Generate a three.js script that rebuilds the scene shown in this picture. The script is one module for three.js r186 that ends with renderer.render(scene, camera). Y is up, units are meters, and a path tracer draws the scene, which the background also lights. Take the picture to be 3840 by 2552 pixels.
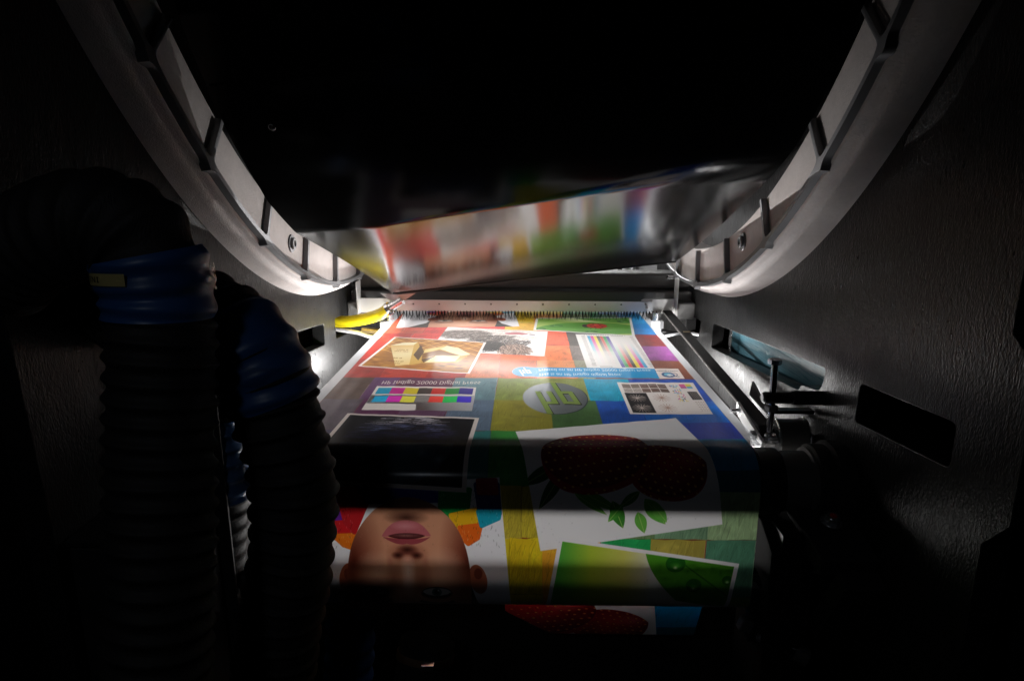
import * as THREE from 'three';
import { RoundedBoxGeometry } from 'three/addons/geometries/RoundedBoxGeometry.js';
import { mergeGeometries } from 'three/addons/utils/BufferGeometryUtils.js';
import { RectAreaLightUniformsLib } from 'three/addons/lights/RectAreaLightUniformsLib.js';

// ---------------------------------------------------------------- camera, light, exposure
const scene = new THREE.Scene();
scene.background = new THREE.Color(0x000000);
const camera = new THREE.PerspectiveCamera(53.9, 1024 / 680, 0.02, 30);
camera.position.set(0.0146, 0.4187, 0);
camera.rotation.order = 'YXZ';
camera.rotation.set(-13.526 * Math.PI / 180, 1.142 * Math.PI / 180, 0);
const renderer = new THREE.WebGLRenderer({ antialias: true });
renderer.toneMapping = THREE.LinearToneMapping;
renderer.toneMappingExposure = 1.0;
renderer.shadowMap.enabled = true;
RectAreaLightUniformsLib.init();
const LAMPS = {
  under: { at: [0, -0.47, -1.6], power: 6.2 },             // unseen panel below the film, placed to light it from behind
  edgeRight: { at: [0.372, -0.12, -1.78], length: 0.50, power: 55 }, // unseen strip under the right film edge, placed to light wall and ring
  edgeLeft: { at: [-0.372, -0.12, -1.80], length: 0.40, power: 115 },  // the same, also unseen, under the left film edge
  edgeNear: { at: [0.402, -0.105, -1.19], length: 0.09, power: 75 },  // short unseen one, placed to light the belt pulley
  strip: { at: [-0.10, 0.138, -1.962], power: 34 },       // unseen strip behind the tray edge, placed to light the far film
  spots: [{ at: [-0.285, 0.132, -1.955], to: [0.457, 0.19, -1.46], power: 2.0 }, { at: [0.32, 0.182, -1.955], to: [-0.467, 0.17, -1.46], power: 1.7 }], // two small unseen spots beside it, each placed to light the opposite ring
  back: { at: [0.27, 0.41, -2.46], power: 0.5 },          // unseen bulb, placed to light the bay behind the beam
  frontFill: { at: [-0.35, 0.78, 0.25], power: 0.09 },         // dim fill lamp out of view behind the camera, for the hoses
};

// ---------------------------------------------------------------- helpers
let seed = 7;
const rnd = () => { seed = (seed * 1664525 + 1013904223) >>> 0; return seed / 4294967296; };
const rr = (a, b) => a + (b - a) * rnd();
const V = (x, y, z) => new THREE.Vector3(x, y, z);
const used = {};
function numbered(n) { if (!(n in used)) { used[n] = 0; return n; } used[n]++; return n + '_' + String(used[n]).padStart(3, '0'); }
function thing(name, label, category, pos = [0, 0, 0], group) {
  const g = new THREE.Group(); g.name = numbered(name); g.position.set(...pos);
  g.userData = { label, category }; if (group) g.userData.group = group;
  scene.add(g); return g;
}
function part(name, geos, mat, parent, label) {
  const arr = Array.isArray(geos) ? geos : [geos];
  const g = arr.length === 1 ? arr[0] : mergeGeometries(arr.map((q) => { const w = q.index ? q.toNonIndexed() : q.clone(); for (const k of Object.keys(w.attributes)) if (!['position', 'normal', 'uv'].includes(k)) w.deleteAttribute(k); return w; }));
  const m = new THREE.Mesh(g, mat); m.name = name; m.castShadow = m.receiveShadow = true;
  if (label) m.userData.label = label;
  if (parent.isGroup && parent.parent === scene) { g.translate(-parent.position.x, -parent.position.y, -parent.position.z); }
  else if (parent.isMesh) { let p = parent; while (p && p.parent && p.parent !== scene) p = p.parent; if (p && p.isGroup) g.translate(-p.position.x, -p.position.y, -p.position.z); }
  parent.add(m); return m;
}
function struct(name, geos, mat, label, category) {
  const arr = Array.isArray(geos) ? geos : [geos];
  const g = arr.length === 1 ? arr[0] : mergeGeometries(arr.map((q) => q.index ? q.toNonIndexed() : q));
  const m = new THREE.Mesh(g, mat); m.name = name; m.castShadow = m.receiveShadow = true;
  m.userData = { kind: 'structure', label, category }; scene.add(m); return m;
}
function box(w, h, d, x, y, z, b = 0.0015, rot) {
  const g = new RoundedBoxGeometry(w, h, d, 2, Math.min(b, w / 2.2, h / 2.2, d / 2.2));
  if (rot) { g.rotateX(rot[0]); g.rotateY(rot[1]); g.rotateZ(rot[2]); }
  g.translate(x, y, z); return g;
}
const UP = V(0, 1, 0);
function along(g, dir, x, y, z) { g.applyQuaternion(new THREE.Quaternion().setFromUnitVectors(UP, dir.clone().normalize())); g.translate(x, y, z); return g; }
const X1 = V(1, 0, 0), Y1 = V(0, 1, 0), Z1 = V(0, 0, 1);
function lathe(pts, seg, dir, x, y, z) { return along(new THREE.LatheGeometry(pts.map((p) => new THREE.Vector2(p[0], p[1])), seg), dir, x, y, z); }
// turned piece with chamfered ends, from p along dir for length h
function rod(r, h, dir, x, y, z, ch = 0.0012, seg = 40) {
  return sharp(lathe([[0.0001, 0], [r - ch, 0], [r, ch], [r, h - ch], [r - ch, h], [0.0001, h]], seg, dir, x, y, z), 35);
}
function hexnut(r, h, dir, x, y, z, turn = 0) {
  const g = new THREE.CylinderGeometry(r, r, h, 6, 1); g.rotateY(turn); g.translate(0, h / 2, 0);
  const c = new THREE.CylinderGeometry(r * 0.84, r * 0.84, h * 0.16, 24); c.translate(0, h * 1.06, 0);
  const a = g.toNonIndexed(); a.computeVertexNormals(); const b = c.toNonIndexed();
  return along(mergeGeometries([a, b]), dir, x, y, z);
}
function thread(r, h, pitch, dir, x, y, z) {
  const p = [[0.0001, 0]]; const n = Math.round(h / pitch);
  for (let i = 0; i < n; i++) { p.push([r * 0.82, i * pitch], [r, (i + 0.5) * pitch]); }
  p.push([r * 0.82, h], [0.0001, h]);
  return lathe(p, 20, dir, x, y, z);
}
function sharp(g, deg) { // split normals at creases
  const cr = Math.cos(deg * Math.PI / 180), n = g.index ? g.toNonIndexed() : g.clone(); const P = n.attributes.position; const map = new Map(); const fn = [];
  const a = V(), b = V(), c = V();
  for (let i = 0; i < P.count; i += 3) { a.fromBufferAttribute(P, i); b.fromBufferAttribute(P, i + 1); c.fromBufferAttribute(P, i + 2); const q = b.clone().sub(a).cross(c.clone().sub(a)); fn.push(q); for (const k of [0, 1, 2]) { const key = [P.getX(i + k), P.getY(i + k), P.getZ(i + k)].map((v) => Math.round(v * 1e5)).join(); if (!map.has(key)) map.set(key, []); map.get(key).push(i / 3); } }
  const N = new Float32Array(P.count * 3);
  for (let i = 0; i < P.count; i++) { const key = [P.getX(i), P.getY(i), P.getZ(i)].map((v) => Math.round(v * 1e5)).join(); const me = fn[Math.floor(i / 3)]; const ml = me.length() || 1; const s = V(); for (const t of map.get(key)) { const f = fn[t], l = f.length() || 1; if (f.dot(me) / (l * ml) > cr) s.add(f); } s.normalize(); N.set([s.x, s.y, s.z], i * 3); }
  n.setAttribute('normal', new THREE.BufferAttribute(N, 3)); return n;
}
function grid(nu, nv, fn) { // fn(u,v) -> [x,y,z,tu,tv]
  const pos = [], uv = [], idx = [];
  for (let j = 0; j <= nv; j++) for (let i = 0; i <= nu; i++) { const p = fn(i / nu, j / nv); pos.push(p[0], p[1], p[2]); uv.push(p[3] ?? i / nu, p[4] ?? j / nv); }
  for (let j = 0; j < nv; j++) for (let i = 0; i < nu; i++) { const a = j * (nu + 1) + i, b = a + 1, c = a + nu + 1, d = c + 1; idx.push(a, b, d, a, d, c); }
  const g = new THREE.BufferGeometry(); g.setAttribute('position', new THREE.Float32BufferAttribute(pos, 3)); g.setAttribute('uv', new THREE.Float32BufferAttribute(uv, 2)); g.setIndex(idx); g.computeVertexNormals(); return g;
}
// hose swept along points, radius r(s, total)
function sweep(pts, rf, nRing, seg = 40) {
  const c = new THREE.CatmullRomCurve3(pts.map((p) => V(...p)), false, 'catmullrom', 0.5); const L = c.getLength(); const fr = c.computeFrenetFrames(nRing, false);
  return grid(seg, nRing, (u, v) => { const k = Math.round(v * nRing); const p = c.getPointAt(v); const a = u * Math.PI * 2; const r = rf(v * L, L, a); const q = fr.normals[k].clone().multiplyScalar(Math.cos(a) * r).addScaledVector(fr.binormals[k], Math.sin(a) * r).add(p); return [q.x, q.y, q.z, u * 2 * Math.PI * r, v * L]; });
}
function tube(pts, r, n = 60, seg = 16) { return sweep(pts, () => r, n, seg); }

// ---------------------------------------------------------------- noise textures
function hash(x, y, s) { let h = (x * 374761393 + y * 668265263 + s * 2147483647) | 0; h = Math.imul(h ^ (h >>> 13), 1274126177); return ((h ^ (h >>> 16)) >>> 0) / 4294967296; }
function vnoise(x, y, px, py, s) { // periodic value noise
  const xi = Math.floor(x), yi = Math.floor(y), fx = x - xi, fy = y - yi; const sx = fx * fx * (3 - 2 * fx), sy = fy * fy * (3 - 2 * fy); const m = (a, p) => ((a % p) + p) % p;
  const a = hash(m(xi, px), m(yi, py), s), b = hash(m(xi + 1, px), m(yi, py), s), c = hash(m(xi, px), m(yi + 1, py), s), d = hash(m(xi + 1, px), m(yi + 1, py), s);
  return (a + (b - a) * sx) * (1 - sy) + (c + (d - c) * sx) * sy;
}
function noiseTex(n, layers, repeat, lo = 0, hi = 255) { // layers [fx, fy, weight]
  const d = new Uint8Array(n * n * 4); let W = 0; for (const l of layers) W += l[2];
  for (let y = 0; y < n; y++) for (let x = 0; x < n; x++) { let v = 0; layers.forEach((l, i) => { v += l[2] * vnoise(x / n * l[0], y / n * l[1], l[0], l[1], i + 3); }); v = lo + (hi - lo) * Math.min(1, Math.max(0, (v / W - 0.5) * 1.25 + 0.5)); const k = (y * n + x) * 4; d[k] = d[k + 1] = d[k + 2] = v; d[k + 3] = 255; }
  const t = new THREE.DataTexture(d, n, n); t.wrapS = t.wrapT = THREE.RepeatWrapping; t.magFilter = THREE.LinearFilter; t.minFilter = THREE.LinearMipmapLinearFilter; t.generateMipmaps = true; t.repeat.set(repeat[0], repeat[1]); t.needsUpdate = true; return t;
}
const wallBump = noiseTex(1024, [[170, 44, 1], [330, 130, 1], [90, 30, 0.25]], [2.9, 2.9]);
const wallRough = noiseTex(512, [[60, 16, 1], [160, 60, 1], [9, 4, 0.8]], [2, 2], 90, 165);
const castBump = noiseTex(512, [[120, 120, 1], [60, 60, 0.7], [14, 14, 0.3]], [7, 7]);
const castTone = noiseTex(512, [[8, 8, 1], [30, 30, 0.6], [120, 120, 0.5]], [2, 2], 190, 255);
const fineRough = noiseTex(256, [[40, 40, 1], [9, 9, 1]], [6, 6], 120, 220);
const brushTex = noiseTex(512, [[6, 200, 1], [3, 90, 0.6]], [3, 3], 110, 200);
const clothBump = noiseTex(256, [[100, 30, 1], [24, 60, 0.8]], [14, 14]);

// ---------------------------------------------------------------- materials
const lin = (r, g, b) => new THREE.Color().setRGB(r, g, b);
const M = {
  wall: new THREE.MeshPhysicalMaterial({ specularIntensity: 0.28, color: lin(0.013, 0.0128, 0.013), roughness: 0.72, roughnessMap: wallRough, bumpMap: wallBump, bumpScale: 0.00055 }),
  beam: new THREE.MeshStandardMaterial({ color: lin(0.13, 0.128, 0.126), roughness: 0.42, bumpMap: castBump, bumpScale: 0.0008 }),
  black: new THREE.MeshStandardMaterial({ color: lin(0.012, 0.012, 0.013), roughness: 0.38 }),
  matt: new THREE.MeshStandardMaterial({ color: lin(0.014, 0.013, 0.013), roughness: 0.75 }),
  paint: new THREE.MeshPhysicalMaterial({ color: lin(0.012, 0.012, 0.012), roughness: 0.95, specularIntensity: 0.25 }),
  cover: new THREE.MeshPhysicalMaterial({ color: lin(0.008, 0.008, 0.009), roughness: 0.16, ior: 1.6, side: THREE.DoubleSide }),
  cast: new THREE.MeshStandardMaterial({ color: lin(0.62, 0.565, 0.545), map: castTone, roughness: 0.6, metalness: 0.1, bumpMap: castBump, bumpScale: 0.0004 }),
  machined: new THREE.MeshStandardMaterial({ color: lin(0.26, 0.26, 0.27), roughness: 0.42, metalness: 0.85 }),
  steel: new THREE.MeshStandardMaterial({ color: lin(0.62, 0.62, 0.63), roughness: 0.25, metalness: 1.0, roughnessMap: fineRough }),
  zinc: new THREE.MeshStandardMaterial({ color: lin(0.70, 0.71, 0.72), roughness: 0.42, metalness: 0.9, roughnessMap: fineRough }),
  alu: new THREE.MeshStandardMaterial({ color: lin(0.66, 0.66, 0.66), roughness: 0.38, metalness: 0.75 }),
  sheet: new THREE.MeshStandardMaterial({ color: lin(0.60, 0.59, 0.58), roughness: 0.4, metalness: 0.6, side: THREE.DoubleSide }),
  dark: new THREE.MeshStandardMaterial({ color: lin(0.13, 0.125, 0.12), roughness: 0.4, metalness: 0.3 }),
  rubber: new THREE.MeshStandardMaterial({ color: lin(0.012, 0.0105, 0.0098), roughness: 0.7, bumpMap: clothBump, bumpScale: 0.0004 }),
  belt: new THREE.MeshStandardMaterial({ color: lin(0.012, 0.011, 0.0105), roughness: 0.85 }),
  blue: new THREE.MeshPhysicalMaterial({ color: lin(0.022, 0.085, 0.26), roughness: 0.45, clearcoat: 0.1, clearcoatRoughness: 0.3 }),
  bluePale: new THREE.MeshPhysicalMaterial({ color: lin(0.06, 0.14, 0.30), roughness: 0.35, clearcoat: 0.4, clearcoatRoughness: 0.25 }),
  tape: new THREE.MeshPhysicalMaterial({ color: lin(0.9, 0.9, 0.9), transmission: 1, thickness: 0, roughness: 0.12, ior: 1.45 }),
  yellow: new THREE.MeshPhysicalMaterial({ color: lin(0.75, 0.62, 0.01), roughness: 0.35, transmission: 0.25, thickness: 0, clearcoat: 0.6, clearcoatRoughness: 0.15 }),
  white: new THREE.MeshStandardMaterial({ color: lin(0.75, 0.76, 0.78), roughness: 0.45 }),
  clear: new THREE.MeshPhysicalMaterial({ color: lin(0.86, 0.88, 0.92), roughness: 0.55, transmission: 0.75, thickness: 0, clearcoat: 1, clearcoatRoughness: 0.08, side: THREE.DoubleSide }),
  bristle: new THREE.MeshStandardMaterial({ color: lin(0.006, 0.006, 0.006), roughness: 0.9 }),
  tooth: new THREE.MeshStandardMaterial({ color: lin(0.14, 0.125, 0.12), roughness: 0.6 }),
  teal: new THREE.MeshStandardMaterial({ color: lin(0.10, 0.24, 0.30), roughness: 0.5, roughnessMap: brushTex }),
  green: new THREE.MeshStandardMaterial({ color: lin(0.03, 0.32, 0.04), roughness: 0.4 }),
  orange: new THREE.MeshStandardMaterial({ color: lin(0.55, 0.12, 0.03), roughness: 0.4 }),
  red: new THREE.MeshStandardMaterial({ color: lin(0.55, 0.03, 0.02), roughness: 0.5 }),
  brass: new THREE.MeshStandardMaterial({ color: lin(0.45, 0.33, 0.14), roughness: 0.3, metalness: 0.9 }),
  copper: new THREE.MeshStandardMaterial({ color: lin(0.55, 0.3, 0.16), roughness: 0.35, metalness: 0.95 }),
};

// ================================================================ SETTING
// side walls: thick plates with cut openings
function wallPlate(sign, holes) {
  const s = new THREE.Shape(); s.moveTo(-2.75, -0.95); s.lineTo(-0.69, -0.95); s.lineTo(-0.69, 0.02);
  if (sign > 0) { s.lineTo(-0.655, 0.06); s.lineTo(-0.655, 0.23); s.lineTo(-0.70, 0.26); } else { s.lineTo(-0.675, 0.3); }
  s.lineTo(-0.70, 1.75); s.lineTo(-2.75, 1.75); s.closePath();
  for (const h of holes) { const p = new THREE.Path(); const n = h.length; // rounded polygon
    for (let i = 0; i < n; i++) { const a = h[(i + n - 1) % n], b = h[i], c = h[(i + 1) % n]; const q = 0.012; const ab = Math.hypot(a[0] - b[0], a[1] - b[1]), cb = Math.hypot(c[0] - b[0], c[1] - b[1]); const t0 = Math.min(q, ab / 2.2) / ab, t1 = Math.min(q, cb / 2.2) / cb; const s0 = [b[0] + (a[0] - b[0]) * t0, b[1] + (a[1] - b[1]) * t0], s1 = [b[0] + (c[0] - b[0]) * t1, b[1] + (c[1] - b[1]) * t1]; if (i) p.lineTo(...s0); else p.moveTo(...s0); p.quadraticCurveTo(b[0], b[1], s1[0], s1[1]); }
    p.closePath(); s.holes.push(p); }
  const g = new THREE.ExtrudeGeometry(s, { depth: 0.03, bevelEnabled: true, bevelThickness: 0.0015, bevelSize: 0.0015, bevelSegments: 2, curveSegments: 6 });
  g.rotateY(-Math.PI / 2); g.translate(sign > 0 ? 0.5615 : -0.5315, 0, 0); return g;
}
struct('wall_right', wallPlate(1, [
  [[-1.812, -0.035], [-1.212, 0.032], [-1.205, 0.046], [-1.128, 0.058], [-1.114, 0.082], [-1.112, 0.106], [-1.804, 0.037]],
  [[-0.998, 0.05], [-0.762, 0.077], [-0.762, 0.137], [-0.995, 0.116]],
  [[-2.11, -0.062], [-1.975, -0.058], [-1.94, -0.027], [-1.926, 0.018], [-2.11, 0.0]],
]), M.wall, 'black textured side wall with cut slots right of the film', 'wall');
struct('wall_left', wallPlate(-1, [
  [[-1.868, -0.03], [-1.864, 0.034], [-2.033, 0.017], [-2.03, -0.046]].reverse(),
  [[-1.76, -0.02], [-1.761, 0.04], [-1.49, 0.073], [-1.47, 0.012]].reverse(),
]), M.wall, 'black textured side wall with cut slots left of the film', 'wall');
struct('wall_back', box(1.4, 2.7, 0.03, 0, 0.4, -2.78), M.sheet, 'pale metal rear wall behind the beam', 'wall');
struct('floor', box(1.4, 0.03, 2.3, 0, -0.72, -1.65), M.matt, 'dark floor plate far below the film', 'floor');
struct('ceiling', box(1.4, 0.03, 2.9, 0, 1.78, -1.35), M.matt, 'dark top plate above the drum', 'ceiling');
struct('machine_casing', [box(0.03, 2.7, 2.4, -0.72, 0.4, -1.6), box(0.03, 2.7, 2.4, 0.72, 0.4, -1.6)], M.matt, 'dark outer casing behind the slotted walls', 'casing');

// ================================================================ PRINTED FILM
const S = 1200, CW = 914, CH = 2048;
const cv = document.createElement('canvas'); cv.width = CW * 2; cv.height = CH; const c = cv.getContext('2d'); c.scale(2, 1);
const mk = document.createElement('canvas'); mk.width = CW; mk.height = CH; const k = mk.getContext('2d');
k.fillStyle = 'rgb(0,255,0)'; k.fillRect(0, 0, CW, CH);
function poly(ctx, pts) { ctx.beginPath(); pts.forEach((p, i) => i ? ctx.lineTo(p[0], p[1]) : ctx.moveTo(p[0], p[1])); ctx.closePath(); }
function fillPoly(pts, col, ctx = c) { poly(ctx, pts); ctx.fillStyle = col; ctx.fill(); }
function clipPoly(pts) { c.save(); poly(c, pts); c.clip(); }
function ell(x, y, a, b, rot, col, ctx = c) { ctx.beginPath(); ctx.ellipse(x, y, a, b, rot || 0, 0, Math.PI * 2); ctx.fillStyle = col; ctx.fill(); }
function glow(x, y, a, b, col0, col1, rot = 0) { c.save(); c.translate(x, y); c.rotate(rot); c.scale(a, b); const g = c.createRadialGradient(0, 0, 0, 0, 0, 1); g.addColorStop(0, col0); g.addColorStop(1, col1); c.fillStyle = g; c.beginPath(); c.arc(0, 0, 1, 0, 7); c.fill(); c.restore(); }
function inset(q, d) { const cx = q.reduce((s, p) => s + p[0], 0) / q.length, cy = q.reduce((s, p) => s + p[1], 0) / q.length; const w = Math.hypot(q[1][0] - q[0][0], q[1][1] - q[0][1]), h = Math.hypot(q[3][0] - q[0][0], q[3][1] - q[0][1]); const ux = [(q[1][0] - q[0][0]) / w, (q[1][1] - q[0][1]) / w], uy = [(q[3][0] - q[0][0]) / h, (q[3][1] - q[0][1]) / h]; const sg = [[1, 1], [-1, 1], [-1, -1], [1, -1]]; return q.map((p, i) => [p[0] + ux[0] * d * sg[i][0] + uy[0] * d * sg[i][1], p[1] + ux[1] * d * sg[i][0] + uy[1] * d * sg[i][1]]); }
function frameT(q) { // unit square -> parallelogram
  c.transform(q[1][0] - q[0][0], q[1][1] - q[0][1], q[3][0] - q[0][0], q[3][1] - q[0][1], q[0][0], q[0][1]);
}
// --- watercolour patches
c.fillStyle = 'rgb(150,60,40)'; c.fillRect(0, 0, CW, CH);
const patches = [
  // y0,y1,[x edges],[colours]
  [0, 300, [0, 200, 410, 620, 760, 914], ['60,120,70', '190,170,50', '200,180,60', '60,130,90', '40,90,140']],
  [300, 470, [0, 100, 204, 305, 404, 444, 507, 613, 720, 820, 914], ['190,80,50', '205,70,50', '200,60,45', '200,70,50', '225,190,50', '232,190,40', '225,150,60', '120,140,80', '70,140,90', '40,130,185']],
  [470, 640, [0, 60, 130, 200, 404, 515, 613, 720, 820, 914], ['190,85,60', '205,80,60', '215,50,45', '240,66,58', '236,180,50', '240,92,48', '70,66,62', '96,60,60', '38,120,185']],
  [640, 800, [0, 100, 204, 305, 404, 517, 614, 650, 820, 914], ['182,40,36', '225,55,45', '230,66,60', '226,90,60', '242,96,52', '238,92,48', '78,72,66', '110,40,42', '128,38,40']],
  [800, 971, [0, 100, 204, 305, 404, 517, 612, 660, 818, 914], ['176,46,36', '184,48,36', '190,60,40', '230,120,92', '240,110,60', '242,130,74', '128,116,110', '132,80,130', '150,74,150']],
  [971, 1152, [0, 95, 215, 318, 404, 507, 614, 660, 800, 914], ['168,48,38', '188,58,42', '178,44,36', '214,122,84', '218,106,60', '238,148,92', '148,146,122', '140,84,62', '134,72,50']],
  [1152, 1330, [0, 84, 152, 292, 404, 515, 628, 742, 914], ['92,68,58', '106,66,110', '98,52,78', '108,142,152', '134,148,72', '142,152,76', '14,160,198', '30,84,186']],
  [1330, 1526, [0, 96, 196, 300, 404, 534, 640, 736, 914], ['88,76,88', '98,46,84', '104,70,98', '98,118,140', '152,146,46', '74,112,62', '22,84,184', '24,104,196']],
  [1526, 1692, [0, 160, 290, 406, 520, 640, 780, 820, 914], ['70,64,100', '56,96,110', '42,114,112', '52,146,56', '40,110,60', '40,80,140', '46,76,176', '44,72,180']],
  [1692, 1799, [0, 200, 406, 470, 516, 620, 722, 822, 914], ['70,110,120', '84,120,70', '196,176,60', '206,184,56', '190,170,60', '120,150,100', '122,160,124', '160,190,140']],
  [1799, 1920, [0, 200, 447, 511, 620, 716, 819, 914], ['190,180,60', '210,188,40', '222,190,36', '236,168,50', '44,170,92', '178,164,74', '86,142,112']],
  [1920, 2048, [0, 230, 447, 511, 700, 914], ['190,180,60', '210,188,40', '222,190,36', '230,150,60', '120,150,70']],
];
for (const [y0, y1, xs, cols] of patches) for (let i = 0; i < cols.length; i++) {
  const x0 = xs[i], x1 = xs[i + 1]; c.save(); c.beginPath(); const e = () => rr(-2.5, 2.5); c.moveTo(x0 + e(), y0 + e()); for (let t = 1; t <= 4; t++) c.lineTo(x0 + (x1 - x0) * t / 4 + e() * 0.4, y0 + e() * 0.7); for (let t = 1; t <= 4; t++) c.lineTo(x1 + e() * 0.5, y0 + (y1 - y0) * t / 4); for (let t = 3; t >= 0; t--) c.lineTo(x0 + (x1 - x0) * t / 4, y1 + e() * 0.7); c.closePath(); c.clip();
  const [R, G, B] = cols[i].split(',').map(Number); c.fillStyle = `rgb(${R | 0},${G | 0},${B | 0})`; c.fillRect(x0 - 6, y0 - 6, x1 - x0 + 12, y1 - y0 + 12);
  for (let t = 0; t < 26; t++) { const m = rr(0.55, 1.4); glow(rr(x0, x1), rr(y0, y1), rr(12, 60), rr(8, 46), `rgba(${Math.min(255, R * m) | 0},${Math.min(255, G * m) | 0},${Math.min(255, B * m) | 0},0.42)`, `rgba(${R | 0},${G | 0},${B | 0},0)`, rr(0, 3)); }
  for (let t = 0; t < 220; t++) { const m = rr(0.5, 1.45); c.strokeStyle = `rgba(${Math.min(255, R * m) | 0},${Math.min(255, G * m) | 0},${Math.min(255, B * m) | 0},0.22)`; c.lineWidth = rr(0.6, 2.2); const px = rr(x0, x1), py = rr(y0, y1); c.beginPath(); c.moveTo(px, py); c.lineTo(px + rr(-12, 4), py + rr(10, 40)); c.stroke(); }
  c.restore();
  c.lineWidth = rr(0.7, 1.5); c.strokeStyle = rnd() < 0.5 ? 'rgba(225,205,190,0.55)' : `rgba(${R * 0.5 | 0},${G * 0.5 | 0},${B * 0.5 | 0},0.7)`; c.beginPath(); c.moveTo(x1 + rr(-1, 1), y0); for (let t = 1; t <= 8; t++) c.lineTo(x1 + rr(-1.6, 1.6), y0 + (y1 - y0) * t / 8); c.stroke();
  c.strokeStyle = rnd() < 0.35 ? 'rgba(215,195,180,0.5)' : `rgba(${R * 0.45 | 0},${G * 0.45 | 0},${B * 0.45 | 0},0.7)`; c.beginPath(); c.moveTo(x0, y1); for (let t = 1; t <= 8; t++) c.lineTo(x0 + (x1 - x0) * t / 8, y1 + rr(-1.8, 1.8)); c.stroke();
}
// right-hand blue step patches near the roller
for (const [y0, y1, x0, col] of [[1470, 1562, 800, '42,66,170'], [1562, 1660, 815, '6,140,196'], [1660, 1700, 830, '30,96,120']]) { clipPoly([[x0, y0 + 2], [914, y0 - 2], [914, y1], [x0, y1]]); const [R, G, B] = col.split(',').map(Number); c.fillStyle = `rgb(${col})`; c.fillRect(x0, y0 - 4, 130, y1 - y0 + 8); for (let t = 0; t < 60; t++) { const m = rr(0.6, 1.3); c.strokeStyle = `rgba(${R * m | 0},${Math.min(255, G * m) | 0},${Math.min(255, B * m) | 0},0.3)`; c.lineWidth = rr(1, 4); const px = rr(x0, 914), py = rr(y0, y1); c.beginPath(); c.moveTo(px, py); c.lineTo(px + rr(-8, 8), py + rr(5, 26)); c.stroke(); } c.restore(); }

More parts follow.
